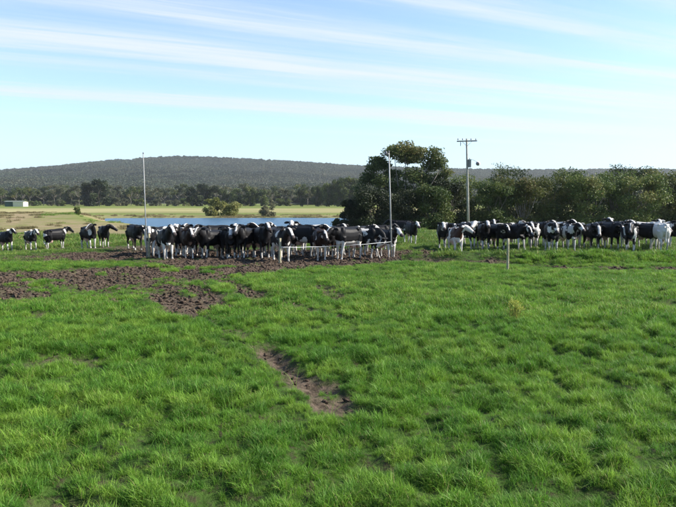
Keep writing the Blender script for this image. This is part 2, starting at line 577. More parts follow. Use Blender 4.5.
# water
MAT_WATER, t, out = new_mat('pond_water')
tcn = N(t, 'ShaderNodeTexCoord')
pw = N(t, 'ShaderNodeBsdfPrincipled', inp={'Roughness': 0.22, 'IOR': 1.33})
pw.inputs['Base Color'].default_value = (0.035, 0.10, 0.18, 1)
pw.inputs['Specular IOR Level'].default_value = 0.6
bw = N(t, 'ShaderNodeBump', inp={'Strength': 1.0, 'Distance': 0.55})
mw = N(t, 'ShaderNodeMapping')
mw.inputs['Scale'].default_value = (0.7, 1.6, 1)
t.links.new(tcn.outputs['Object'], mw.inputs[0])
t.links.new(noise(t, mw.outputs[0], 1.1, 4), bw.inputs['Height'])
t.links.new(bw.outputs[0], pw.inputs['Normal'])
t.links.new(pw.outputs[0], out.inputs[0])

# cow coat: black and white by patches, in rest-pose coordinates
MAT_COW, t, out = new_mat('cow_coat')
ar = N(t, 'ShaderNodeAttribute', attribute_name='rest')
sx = N(t, 'ShaderNodeSeparateXYZ')
t.links.new(ar.outputs['Vector'], sx.inputs[0])


def oprop(name):
    a = N(t, 'ShaderNodeAttribute', attribute_name=name)
    a.attribute_type = 'OBJECT'
    return a.outputs['Fac']


seed = oprop('coat_seed')
cs = N(t, 'ShaderNodeCombineXYZ')
t.links.new(seed, cs.inputs[0]); t.links.new(M_(t, 'MULTIPLY', seed, 1.7), cs.inputs[1]); t.links.new(M_(t, 'MULTIPLY', seed, -0.9), cs.inputs[2])
va = N(t, 'ShaderNodeVectorMath', operation='ADD')
t.links.new(ar.outputs['Vector'], va.inputs[0]); t.links.new(cs.outputs[0], va.inputs[1])
pn = noise(t, va.outputs[0], 1.55, 3, 0.5)
edge = noise(t, va.outputs[0], 9.0, 3, 0.6)
pat = M_(t, 'ADD', pn, M_(t, 'MULTIPLY', M_(t, 'SUBTRACT', edge, 0.5), 0.07))
pat = M_(t, 'ADD', pat, oprop('coat_white'))
white_body = rampf(t, pat, 0.60, 0.615)
# lower legs
lz = M_(t, 'ADD', sx.outputs[2], M_(t, 'MULTIPLY', M_(t, 'SUBTRACT', pn, 0.5), 0.9))
lz = M_(t, 'SUBTRACT', lz, oprop('coat_legs'))
white_leg = rampf(t, lz, 0.02, 0.0)
# face
fy = M_(t, 'ABSOLUTE', sx.outputs[1])
fy = M_(t, 'ADD', fy, M_(t, 'MULTIPLY', M_(t, 'SUBTRACT', edge, 0.5), 0.06))
white_face = M_(t, 'MULTIPLY', rampf(t, M_(t, 'SUBTRACT', fy, oprop('coat_face')), 0.012, 0.0), rampf(t, sx.outputs[0], 1.20, 1.23))
white_face = M_(t, 'MULTIPLY', white_face, rampf(t, fy, 0.135, 0.115))
# tail switch
white_tail = M_(t, 'MULTIPLY', rampf(t, sx.outputs[0], -0.83, -0.85), rampf(t, sx.outputs[2], 0.72, 0.66))
wmask = M_(t, 'MAXIMUM', M_(t, 'MAXIMUM', white_body, white_leg), M_(t, 'MAXIMUM', white_face, white_tail), True)
hairn = noise(t, ar.outputs['Vector'], 30, 4)
black = mixc(t, oprop('coat_brown'), (0.0045, 0.0042, 0.005), (0.075, 0.030, 0.015))
black = mixc(t, rampf(t, hairn, 0.4, 0.7, 0, 0.35), black, (0.012, 0.010, 0.010))
whitec = mixc(t, rampf(t, hairn, 0.45, 0.75, 0, 0.6), (0.56, 0.53, 0.49), (0.44, 0.40, 0.34))
# mud splashed up the legs
mudl = M_(t, 'MULTIPLY', rampf(t, sx.outputs[2], 0.7, 0.05), rampf(t, noise(t, va.outputs[0], 6, 4), 0.38, 0.62))
c = mixc(t, wmask, black, whitec)
c = mixc(t, M_(t, 'MULTIPLY', mudl, 0.85), c, (0.085, 0.065, 0.048))
# udder, muzzle, hooves
dv = N(t, 'ShaderNodeVectorMath', operation='DISTANCE')
t.links.new(ar.outputs['Vector'], dv.inputs[0]); dv.inputs[1].default_value = (-0.36, 0, 0.56)
c = mixc(t, rampf(t, dv.outputs['Value'], 0.235, 0.18, 0, 0.8), c, (0.55, 0.36, 0.29))
dm = N(t, 'ShaderNodeVectorMath', operation='DISTANCE')
t.links.new(ar.outputs['Vector'], dm.inputs[0]); dm.inputs[1].default_value = (1.63, 0, 1.12)
c = mixc(t, rampf(t, dm.outputs['Value'], 0.125, 0.10), c, mixc(t, white_face, (0.012, 0.011, 0.011), (0.055, 0.042, 0.040)))
c = mixc(t, rampf(t, sx.outputs[2], 0.075, 0.06), c, (0.06, 0.05, 0.042))
pc = N(t, 'ShaderNodeBsdfPrincipled', inp={'Roughness': 0.55})
pc.inputs['Specular IOR Level'].default_value = 0.18
t.links.new(c, pc.inputs['Base Color'])
t.links.new(pc.outputs[0], out.inputs[0])

MAT_EYE = rough_mat('cow_eye', (0.006, 0.005, 0.005), (0.01, 0.008, 0.007), 5, 0.15, 0.0, 0.5)

# ------------------------------------------------------------------ ground sheet
def axis(lo, hi, step, far_lo, far_hi, ratio):
    a = list(np.arange(lo, hi + 1e-6, step))
    s = step; p = hi
    while p < far_hi:
        s *= ratio; p += s; a.append(p)
    s = step; p = lo; b = []
    while p > far_lo:
        s *= ratio; p -= s; b.append(p)
    return np.array(b[::-1] + a)


gx = axis(-25, 22, 0.12, -6000, 6000, 1.055)
gy = axis(2.5, 44, 0.12, -150, 7000, 1.035)
GX, GY = np.meshgrid(gx, gy)
GZ = height(GX, GY)
nx, ny = len(gx), len(gy)
V = np.stack([GX.ravel(), GY.ravel(), GZ.ravel()], 1)
idx = np.arange(nx * ny).reshape(ny, nx)
F = np.stack([idx[:-1, :-1].ravel(), idx[:-1, 1:].ravel(), idx[1:, 1:].ravel(), idx[1:, :-1].ravel()], 1)
me = mesh_np('ground', V, F)
fx, fy_ = V[:, 0], V[:, 1]
sdp = poly_sd(fx, fy_, POND)
wob = fbm(fx * 0.03, fy_ * 0.03, 3, 70)
mud = mud_mask(fx, fy_)
edge1 = 214 + 10 * wob + 0.02 * fx
dry = sst(edge1 - 4, edge1 + 4, fy_) * sst(345, 335, fy_ + 12 * wob) * 0.95
gf = sst(55, 95, fy_)
tan_ = sst(48, 60, fy_ - 2 * wob) * sst(172, 150, fy_) * sst(-24, -34, fx + (np.minimum(fy_, 97) - 97) * 0.5 + 4 * wob)
tan_ = np.clip(tan_ * (0.9 + 0.35 * wob), 0, 1)
ruts = np.exp(-((np.mod(fx + 0.45 * (fy_ - 60) + 5 * wob, 9.0) - 4.5) / 0.9) ** 2) * sst(62, 72, fy_)
tan_ = np.clip(tan_ * (0.80 + 0.55 * ruts), 0, 1)
tan_ = tan_ * np.where(fy_ < 140, sst(4, 13, sdp + 3 * wob), 1.0)
shore = np.where(fy_ > 131, sst(27, 12, sdp) * 0.75, sst(2.5, 0.5, sdp)) * (sdp > -30)
tan_ = np.maximum(tan_, shore * 0.75)
cover = np.stack([np.clip(mud, 0, 1), dry, tan_, np.clip(gf, 0, 1) * (1 - 0.95 * dry)], 1).astype(np.float32)
ca_ = me.color_attributes.new('cover', 'FLOAT_COLOR', 'POINT')
ca_.data.foreach_set('color', cover.ravel())
tag(link('ground', me, MAT_GROUND), kind='structure')

# pond surface
wm = bpy.data.meshes.new('pond_water')
PX = [(-75, 90), (45, 90), (45, 175), (-75, 175)]
wm.from_pydata([(x, y, 0) for x, y in PX], [], [(0, 1, 2, 3)])
tag(link('pond_water', wm, MAT_WATER, loc=(0, 0, WATER_Z)), kind='structure')

# ------------------------------------------------------------------ hill and its forest
RID = 2600.0
hp = [-900, -400, -150, 0, 60, 110, 150, 175, 200, 235, 300, 360, 430, 520, 600, 676, 850, 1200, 1700]
hv = [186, 180, 174, 170.5, 166, 160.5, 158.0, 156.8, 157, 158.5, 162, 166, 168.5, 170, 169.5, 169.5, 172, 180, 188]


def hill_h(x, y):
    px = x / RID * FPX + 338
    H = (HOR - np.interp(px, hp, hv)) / FPX * RID + EYE - 9
    t = np.clip((y - 620) / (RID - 620), 0, 1)
    back = sst(4300, 2800, y)
    prof = t ** 1.75 * back
    return -3.0 + (H + 3) * prof + 9 * fbm(x / 260, y / 260, 4, 80) * sst(0.02, 0.3, t) * sst(1.0, 0.8, t)


hx = np.linspace(-5200, 5600, 280); hy = np.linspace(600, 4400, 120)
HX, HY = np.meshgrid(hx, hy)
HZ = hill_h(HX, HY)
idx = np.arange(HX.size).reshape(HX.shape)
F = np.stack([idx[:-1, :-1].ravel(), idx[:-1, 1:].ravel(), idx[1:, 1:].ravel(), idx[1:, :-1].ravel()], 1)
MAT_HILL = rough_mat('hill_scrub', (0.03, 0.042, 0.02), (0.06, 0.066, 0.034), 0.02, 0.95, 0.3)
hill = tag(link('hill', mesh_np('hill', np.stack([HX.ravel(), HY.ravel(), HZ.ravel()], 1), F), MAT_HILL), kind='structure')


# ------------------------------------------------------------------ foliage
def leaf_cloud(clumps, n, size, rg, shell=0.45, flat=0.35, aspect=0.55, droop=0.0):
    """clumps: (cx,cy,cz,rx,ry,rz,tint). Returns V,F,tint with one quad per leaf spray"""
    C = np.array(clumps, float)
    w = (C[:, 3] * C[:, 4] + C[:, 4] * C[:, 5] + C[:, 3] * C[:, 5]); w = w / w.sum()
    k = rg.choice(len(C), n, p=w)
    d = rg.normal(size=(n, 3)); d /= np.linalg.norm(d, axis=1)[:, None]
    r = rg.random(n) ** shell
    # lumpy outline
    lump = 1 + 0.20 * np.sin(d[:, 0] * 5 + k * 1.7) * np.cos(d[:, 1] * 4.3 + k) + 0.12 * np.sin(d[:, 2] * 9 + k * 2.3)
    c = C[k, :3] + d * C[k, 3:6] * (r * lump)[:, None]
    nrm = d * flat + rg.normal(size=(n, 3)) * 0.55
    nrm /= np.linalg.norm(nrm, axis=1)[:, None] + 1e-9
    a = np.cross(nrm, rg.normal(size=(n, 3))); a[:, 2] -= droop; a /= np.linalg.norm(a, axis=1)[:, None] + 1e-9
    b = np.cross(nrm, a); b /= np.linalg.norm(b, axis=1)[:, None] + 1e-9
    s = size * (0.55 + 0.9 * rg.random(n))
    A = a * s[:, None]; B = b * (s * aspect)[:, None]
    bend = nrm * (s * 0.18)[:, None]
    V = np.stack([c - A - bend, c + B * 0.9, c + A - bend, c - B * 0.9], 1).reshape(-1, 3)
    F = np.arange(4 * n).reshape(n, 4)
    ti = np.clip(C[k, 6] + rg.normal(size=n) * 0.16, 0, 1)
    return V, F, np.repeat(ti, 4)


def crown_mesh(name, clumps, n, size, rg, **kw):
    V, F, ti = leaf_cloud(clumps, n, size, rg, **kw)
    me = mesh_np(name, V, F, smooth=False)
    at = me.attributes.new('tint', 'FLOAT', 'POINT')
    at.data.foreach_set('value', ti.astype(np.float32))
    return me


def limb(mb, p0, p1, r0, r1, rg, bend=0.15, n=7, k=5):
    p0 = np.array(p0, float); p1 = np.array(p1, float)
    ln = np.linalg.norm(p1 - p0)
    off = rg.normal(size=3) * bend * ln * 0.5
    pts = []; rr = []
    for i in range(k):
        f = i / (k - 1)
        pts.append(tuple(p0 * (1 - f) + p1 * f + off * math.sin(math.pi * f)))
        rr.append(r0 * (1 - f) + r1 * f)
    mb.tube(pts, rr, n)


def make_tree(name, x, y, clumps, nleaf, size, leaf, bark, rg, trunk_r, forks=3, fork_z=0.3, z0=None, **kw):
    """clumps in local coordinates; stems are grown to them"""
    z = h1(x, y) if z0 is None else z0
    o = empty(name, (x, y, z))
    C = np.array(clumps)
    top = C[:, 2].max()
    mb = MB()
    base = np.array([0, 0, -0.2])
    heads = []
    for f in range(forks):
        an = rg.random() * 6.28
        fz = top * fork_z * (0.8 + 0.4 * rg.random())
        hd = np.array([math.cos(an) * trunk_r * 3 * (forks > 1), math.sin(an) * trunk_r * 3 * (forks > 1), fz])
        limb(mb, base + np.array([math.cos(an), math.sin(an), 0]) * trunk_r * 0.7 * (forks > 1), hd, trunk_r, trunk_r * 0.75, rg, 0.12)
        heads.append(hd)
    for c in clumps:
        cc = np.array(c[:3])
        hd = min(heads, key=lambda q: np.linalg.norm(q[:2] - cc[:2]) + 0.1 * abs(q[2] - cc[2]))
        limb(mb, hd, cc, trunk_r * 0.5, trunk_r * 0.12, rg, 0.22, 6)
    link('trunk', mb.mesh('trunk'), bark, o)
    link('crown', crown_mesh('crown', clumps, nleaf, size, rg, **kw), leaf, o)
    return o


def random_clumps(rg, w, h, n, low=0.15, rr=(0.22, 0.36), tint=0.5, dome=1.0):
    """fill a dome-shaped crown of width w and height h"""
    out = []
    for i in range(n):
        f = (i + 0.5) / n
        z = h * (low + (0.9 - low) * rg.random() ** 0.8)
        lim = math.sqrt(max(0.05, 1 - ((z / h - 0.35) / 0.68) ** 2)) ** dome
        an = rg.random() * 6.283
        q = math.sqrt(rg.random()) * w * 0.5 * lim * 0.8
        r = w * (rr[0] + (rr[1] - rr[0]) * rg.random()) * 0.5
        rz = min(r * (0.6 + 0.3 * rg.random()), h * 0.4)
        z = min(z, h - rz * 0.9); z = max(z, rz * 0.7)
        out.append((math.cos(an) * q, math.sin(an) * q, z, r, r, rz, np.clip(tint + rg.normal() * 0.2, 0, 1)))
    return out


rt = np.random.default_rng(5)
# the tall gum among the shrubs: umbrella heads over open branches (photo pixels: x, y centre, half width, half height)
GD = 92.0
gz0 = h1(wx(402, GD), GD)


def px_clump(px, py, rw, rh, d, x0, z0, dy=0.0, tint=0.5, depth=0.9):
    s = d / FPX
    return (wx(px, d) - x0, dy, EYE - (py - HOR) * s - z0, rw * s, rw * s * depth, rh * s, tint)


gx0 = wx(406, GD)
G = []
for (px, py, rw, rh, dy, ti) in [  # last value, leaf tint, paints in a sunlit top and right, shaded left
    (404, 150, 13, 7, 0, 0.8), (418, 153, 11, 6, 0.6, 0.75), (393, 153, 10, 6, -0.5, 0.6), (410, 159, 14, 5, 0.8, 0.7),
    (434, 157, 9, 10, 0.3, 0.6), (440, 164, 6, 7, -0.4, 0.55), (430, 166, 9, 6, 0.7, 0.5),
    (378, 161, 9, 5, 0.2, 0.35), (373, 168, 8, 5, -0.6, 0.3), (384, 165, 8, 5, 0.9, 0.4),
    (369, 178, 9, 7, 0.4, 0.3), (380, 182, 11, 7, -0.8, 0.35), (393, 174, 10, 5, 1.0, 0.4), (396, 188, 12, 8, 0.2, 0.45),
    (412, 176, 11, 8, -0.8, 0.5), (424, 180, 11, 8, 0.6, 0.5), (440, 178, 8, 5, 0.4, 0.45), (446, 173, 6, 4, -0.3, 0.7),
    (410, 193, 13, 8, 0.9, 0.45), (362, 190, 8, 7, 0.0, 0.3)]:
    G.append(px_clump(px, py, rw * 1.12, rh * 1.12, GD, gx0, gz0, dy, min(1.0, ti + 0.14)))  # tint raised so the leaf colour looks more sunlit
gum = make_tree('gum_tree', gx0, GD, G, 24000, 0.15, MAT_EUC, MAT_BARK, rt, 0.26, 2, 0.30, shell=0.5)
tag(gum, 'tall gum tree with umbrella-shaped heads of leaves rising above the shrubs', 'tree')

# dense shrubby trees along the far side of the lane: px centre, distance, px width, py top, material, tint, label
SHR = [
    (352, 86, 30, 199, MAT_DARK, 0.30, 'low dark bush at the left end of the shrub belt beside the pond'),
    (374, 86, 44, 186, MAT_DARK, 0.35, 'very dark dense shrub below the left side of the tall gum tree'),
    (400, 87, 46, 188, MAT_DARK, 0.45, 'dark shrub directly under the tall gum tree behind the thin pole'),
    (428, 86, 44, 184, MAT_SHRUB, 0.28, 'dark olive shrub under the right side of the tall gum tree'),
    (446, 91, 36, 178, MAT_DARK, 0.6, 'dark green tree between the tall gum tree and the power pole'),
    (472, 95, 46, 175, MAT_SHRUB, 0.45, 'olive tree directly behind the wooden power pole'),
    (495, 90, 40, 182, MAT_SHRUB, 0.40, 'olive green shrub just right of the power pole'),
    (514, 103, 54, 163, MAT_EUC, 0.35, 'tall round-topped dark tree standing above the shrubs right of the power pole'),
    (522, 91, 44, 177, MAT_SHRUB, 0.75, 'brownish olive shrub in front of the tall round-topped dark tree'),
    (548, 93, 46, 176, MAT_SHRUB, 0.50, 'olive shrub right of the brownish one in the middle of the belt'),
    (565, 98, 50, 169, MAT_SHRUB, 0.42, 'tall olive shrub in the middle of the right-hand belt'),
    (588, 91, 46, 175, MAT_SHRUB, 0.65, 'yellow olive shrub behind the gap in the right-hand herd'),
    (612, 94, 46, 172, MAT_SHRUB, 0.48, 'dense olive shrub left of the far dark dome at right'),
    (630, 106, 50, 164, MAT_EUC, 0.30, 'dark rounded treetop showing above the belt near the right edge'),
    (640, 91, 46, 174, MAT_SHRUB, 0.72, 'brown-tinged olive shrub below the dark rounded treetop at right'),
    (664, 95, 50, 170, MAT_SHRUB, 0.55, 'olive shrub behind the white cow at the right edge'),
    (700, 93, 56, 172, MAT_SHRUB, 0.60, 'last olive shrub of the belt, cut by the right edge of the picture'),
]
for (px, d, pw, pyt, mat, ti, lab) in SHR:
    x = wx(px, d); z = h1(x, d)
    s = d / FPX
    hgt = EYE - (pyt - HOR) * s - z
    w = pw * s * 1.15
    cl_ = random_clumps(rt, w, hgt, 26, 0.06, (0.24, 0.42), ti, 0.5)
    for q in range(11):
        r_ = w * (0.15 + 0.08 * rt.random()); an = rt.random() * 6.28; rr = w * 0.38 * math.sqrt(rt.random())
        cl_.append((math.cos(an) * rr, math.sin(an) * rr, r_ * (0.45 + 0.5 * rt.random()), r_, r_, r_ * 0.75, float(np.clip(ti + rt.normal() * 0.15, 0, 1))))
    o = make_tree('shrub_tree', x, d, cl_, 14500, 0.145, mat, MAT_BARK, rt, 0.13, 3, 0.22, shell=0.42)
    tag(o, lab, 'tree', 'belt of shrubby trees behind the herd')

# ---- distant tree line beyond the dry field: a few crowns shared by many trees
rf = np.random.default_rng(21)


def far_variant(kind):
    if kind == 'tall':
        h, w = 14.0, 10.0
        cl_ = [(rf.normal() * w * 0.24, rf.normal() * w * 0.24, h * (0.52 + 0.4 * rf.random()), w * (0.13 + 0.1 * rf.random()), w * 0.18, h * (0.07 + 0.05 * rf.random()), np.clip(0.5 + rf.normal() * 0.25, 0, 1)) for i in range(13)]
        n, f = 1300, 0.35
    elif kind == 'dense':
        h, w = 12.0, 12.0
        cl_ = random_clumps(rf, w, h, 20, 0.08, (0.26, 0.42), 0.45, 0.7)
        n, f = 5000, 0.2
    else:
        h, w = 6.0, 9.0
        cl_ = random_clumps(rf, w, h, 14, 0.05, (0.3, 0.45), 0.5, 0.8)
        n, f = 1200, 0.15
    mb = MB()
    hd = np.array([0, 0, h * f])
    limb(mb, (0, 0, -0.3), hd, 0.24, 0.2, rf, 0.1)
    for c in cl_:
        limb(mb, hd, c[:3], 0.13, 0.05, rf, 0.2, 5, 4)
    return h, mb.mesh('trunk'), crown_mesh('crown', cl_, n, 0.42, rf, shell=0.5)


FARV = {}
for kind, nv in (('tall', 5), ('dense', 3), ('low', 2)):
    FARV[kind] = [far_variant(kind) for _ in range(nv)]


def far_tree(px, d, hgt, kind, leaf, bark, label, group, name='gum_tree', wscale=1.0):
    h, tm, cm = FARV[kind][int(rf.integers(len(FARV[kind])))]
    x = wx(px, d)
    o = empty(name, (x, d, h1(x, d) - 0.1), rf.random() * 6.28)
    s = hgt / h
    o.scale = (s * wscale, s * wscale, s)
    for nm, mm, mat in (('trunk', tm, bark), ('crown', cm, leaf)):
        q = bpy.data.objects.new(nm, mm); col.objects.link(q); q.parent = o
        if len(mm.materials) == 0:
            mm.materials.append(mat)
        q.material_slots[0].link = 'OBJECT'
        q.material_slots[0].material = mat
    tag(o, label, 'tree', group)
    return o


ONES = ['', 'first', 'second', 'third', 'fourth', 'fifth', 'sixth', 'seventh', 'eighth', 'ninth', 'tenth', 'eleventh', 'twelfth', 'thirteenth', 'fourteenth', 'fifteenth', 'sixteenth', 'seventeenth', 'eighteenth', 'nineteenth']


def ordinal(n):
    if n < 20:
        return ONES[n]
    tens = {2: ('twenty', 'twentieth'), 3: ('thirty', 'thirtieth'), 4: ('forty', 'fortieth')}[n // 10]
    return tens[1] if n % 10 == 0 else tens[0] + '-' + ONES[n % 10]


LT = 'grey-green gum tree in the distant tree line at the foot of the hill'
LB = 'low scrubby bush at the foot of the distant tree line'
for k_, px in enumerate(np.arange(-14, 352, 9.5)):
    p = px + rf.uniform(-3, 3)
    LT = ordinal(k_ + 1) + ' gum from the left in the distant tree line at the foot of the hill'
    far_tree(p, 470 + rf.random() * 60, 12.5 + 4.5 * rf.random(), 'tall', MAT_GREY if rf.random() < 0.7 else MAT_EUC, MAT_PALEBARK, LT, 'distant tree line', 'gum_tree')
k_ = 0
for px in np.arange(-10, 352, 8.5):
    if 293 < px < 318:
        continue
    k_ += 1
    p = px + rf.uniform(-2.8, 2.8)
    LB = ordinal(k_) + ' low scrub bush from the left along the foot of the distant tree line'
    far_tree(p, 458 + rf.random() * 16, 3.6 + 2.8 * rf.random(), 'low', MAT_GREY if rf.random() < 0.5 else MAT_SHRUB, MAT_BARK, LB, 'scrub under the distant tree line', 'bush')
far_tree(91, 450, 17.5, 'dense', MAT_DARK, MAT_BARK, 'big dark round tree standing alone before the distant tree line at left', None, 'round_tree', 0.85)
far_tree(100, 446, 18.5, 'dense', MAT_DARK, MAT_BARK, 'taller right half of the dark pair of round trees before the distant tree line', None, 'round_tree', 0.8)
for px, hh in ((193, 14), (203, 15.5), (213, 14), (223, 12), (237, 13), (250, 14), (262, 12)):
    far_tree(px, 448, hh, 'dense', MAT_DARK if px < 220 else MAT_EUC, MAT_BARK, ordinal((193, 203, 213, 223, 237, 250, 262).index(px) + 1) + ' dark tree from the left in the clump behind the yellow-green bushes across the pond', 'dark clump across the pond', 'dark_tree', 0.75)
for px, hh, w in ((302, 13, .7), (316, 14.5, .8), (327, 16, .9), (338, 18.5, 1.0), (349, 20, 1.1), (360, 19, 1.0)):
    far_tree(px, 425, hh, 'dense', MAT_EUC, MAT_BARK, ordinal((302, 316, 327, 338, 349, 360).index(px) + 1) + ' dark gum from the left in the group between pond and tall gum', 'gums at the right end of the far shore', 'dark_gum', w * 0.75)

# yellow-green willows, bush and shrub near the water
def bush(name, px, d, pw, ph, mat, n, label, stems=5, size=0.14, low=0.05, ti=0.5, group=None):
    x = wx(px, d); s = d / FPX
    cl_ = random_clumps(rt, pw * s, ph * s, 16, low, (0.26, 0.42), ti, 0.9)
    for q in range(9):
        r_ = pw * s * (0.14 + 0.08 * rt.random()); an = rt.random() * 6.28; rr = pw * s * 0.34 * math.sqrt(rt.random())
        cl_.append((math.cos(an) * rr, math.sin(an) * rr, r_ * (0.3 + 0.5 * rt.random()), r_, r_, r_ * 0.8, float(np.clip(ti + rt.normal() * 0.15, 0, 1))))
    o = make_tree(name, x, d, cl_, n, size, mat, MAT_BARK, rt, 0.09, stems, 0.25, shell=0.6)
    return tag(o, label, 'bush', group)


bush('willow_bush', 213, 176, 19, 19, MAT_WIL, 4200, 'yellow-green feathery bush on the far shore, left and taller of two', 6, 0.24)
bush('willow_bush', 230, 177, 26, 16, MAT_WIL, 4200, 'yellow-green spreading bush on the far shore, right of the taller one', 6, 0.24)
bush('shore_bush', 268, 174, 18, 14, MAT_GREY, 3600, 'small olive-grey bush alone on the far shore of the pond', 4, 0.2, 0.02, 0.7)
bush('round_shrub', 77.5, 126, 8.5, 8.5, MAT_SHRUB, 1500, 'single small green shrub on the crest of the earth dam wall', 3, 0.11, 0.02, 0.5)
bush('pond_shrub', 340, 88, 16, 13, MAT_DARK, 2500, 'small dark green shrub at the water edge left of the shrub belt', 3, 0.12, 0.02, 0.85)


# ------------------------------------------------------------------ scatter by geometry nodes (stuff only)
def scatter(name, pts, rotz, tilt, scl, variants, vi, label=None, cat=None):
    cc = bpy.data.collections.new(name + '_sources')
    for o in variants:
        for c_ in list(o.users_collection):
            c_.objects.unlink(o)
        cc.objects.link(o)
    me = bpy.data.meshes.new(name)
    n = len(pts)
    me.vertices.add(n); me.vertices.foreach_set('co', np.asarray(pts, np.float32).ravel())
    rot = np.zeros((n, 3), np.float32); rot[:, :2] = tilt; rot[:, 2] = rotz
    a = me.attributes.new('rot', 'FLOAT_VECTOR', 'POINT'); a.data.foreach_set('vector', rot.ravel())
    a = me.attributes.new('scl', 'FLOAT_VECTOR', 'POINT'); a.data.foreach_set('vector', np.asarray(scl, np.float32).ravel())
    a = me.attributes.new('vi', 'INT', 'POINT'); a.data.foreach_set('value', np.asarray(vi, np.int32))
    o = link(name, me)
    ng = bpy.data.node_groups.new(name + '_nodes', 'GeometryNodeTree')
    ng.interface.new_socket('Geometry', in_out='INPUT', socket_type='NodeSocketGeometry')
    ng.interface.new_socket('Geometry', in_out='OUTPUT', socket_type='NodeSocketGeometry')
    gi = ng.nodes.new('NodeGroupInput'); go = ng.nodes.new('NodeGroupOutput')
    iop = ng.nodes.new('GeometryNodeInstanceOnPoints')
    ci = ng.nodes.new('GeometryNodeCollectionInfo')
    ci.inputs['Collection'].default_value = cc
    ci.inputs['Separate Children'].default_value = True
    ci.inputs['Reset Children'].default_value = True

    def na(nm, dt):
        q = ng.nodes.new('GeometryNodeInputNamedAttribute'); q.data_type = dt; q.inputs['Name'].default_value = nm
        return q.outputs['Attribute']
    e2r = ng.nodes.new('FunctionNodeEulerToRotation')
    ng.links.new(na('rot', 'FLOAT_VECTOR'), e2r.inputs[0])
    ng.links.new(gi.outputs[0], iop.inputs['Points'])
    ng.links.new(ci.outputs[0], iop.inputs['Instance'])
    iop.inputs['Pick Instance'].default_value = True
    ng.links.new(na('vi', 'INT'), iop.inputs['Instance Index'])
    ng.links.new(e2r.outputs[0], iop.inputs['Rotation'])
    ng.links.new(na('scl', 'FLOAT_VECTOR'), iop.inputs['Scale'])
    ng.links.new(iop.outputs[0], go.inputs[0])
    md = o.modifiers.new('scatter', 'NODES'); md.node_group = ng
    tag(o, label, cat, kind='stuff')
    return o


# forest over the hill
fv = []
for i in range(4):
    cl_ = [(rf.normal() * 1.6, rf.normal() * 1.6, 6.2 + rf.random() * 3.0, 2.3, 2.3, 1.6, np.clip(0.45 + rf.normal() * 0.3, 0, 1)) for _ in range(6)]
    V, F, ti = leaf_cloud(cl_, 70, 1.5, rf, shell=0.4)
    m_ = mesh_np('forest_crown', V, F, False)
    a = m_.attributes.new('tint', 'FLOAT', 'POINT'); a.data.foreach_set('value', ti.astype(np.float32))
    m_.materials.append(MAT_FOREST)
    fv.append(bpy.data.objects.new('forest_crown', m_))
nf = 120000
ft = rf.random(nf)
fyv = 560 + (2700 - 560) * ft ** 1.15
fxv = (rf.random(nf) * 1.5 - 0.75) * fyv
keep = fbm(fxv / 90, fyv / 90, 3, 90) > -0.55
keep &= ~((fyv < 760) & (fbm(fxv / 120, fyv / 120, 2, 92) < -0.05))
fxv, fyv = fxv[keep], fyv[keep]
fz = np.maximum(hill_h(fxv, fyv), -2.2)
nf = len(fxv)
sc = np.repeat((0.75 + 0.6 * rf.random(nf) ** 1.5)[:, None], 3, 1)
scatter('hill_forest', np.stack([fxv, fyv, fz - 1.0], 1), rf.random(nf) * 6.28, np.zeros((nf, 2)), sc, fv, rf.integers(0, 4, nf), 'grey-green gum forest covering the whole long hill', 'forest')

# ------------------------------------------------------------------ shed across the field
SDd = 430.0
sx0 = wx(17, SDd)
sh = empty('farm_shed', (sx0, SDd, h1(sx0, SDd)), R(-4))
tag(sh, 'small farm shed, half dark green and half cream, before the distant trees', 'shed')
mb = MB(); mb.box((3.1, 0, 1.6), (7.0, 6, 3.2))
for i in range(24):
    mb.box((-0.3 + i * 0.29, -3.03, 1.6), (0.10, 0.05, 3.15))
link('cream_wall', mb.mesh('cream_wall', False), MAT_CREAM, sh)
mb = MB(); mb.box((-3.4, 0.3, 1.6), (5.9, 5.4, 3.2))
for i in range(20):
    mb.box((-6.2 + i * 0.29, -2.43, 1.6), (0.10, 0.05, 3.15))
link('green_wall', mb.mesh('green_wall', False), MAT_SHEDGREEN, sh)
mb = MB()
mb.box((0.2, -1.6, 3.48), (13.8, 3.5, 0.08), Matrix.Rotation(R(9), 3, 'X'))
mb.box((0.2, 1.7, 3.48), (13.8, 3.4, 0.08), Matrix.Rotation(R(-9), 3, 'X'))
link('roof', mb.mesh('roof', False), MAT_ROOF, sh)
mb = MB(); mb.box((-4.2, -2.50, 1.25), (2.6, 0.06, 2.5))
link('door', mb.mesh('door', False), MAT_SHEDGREEN, sh)

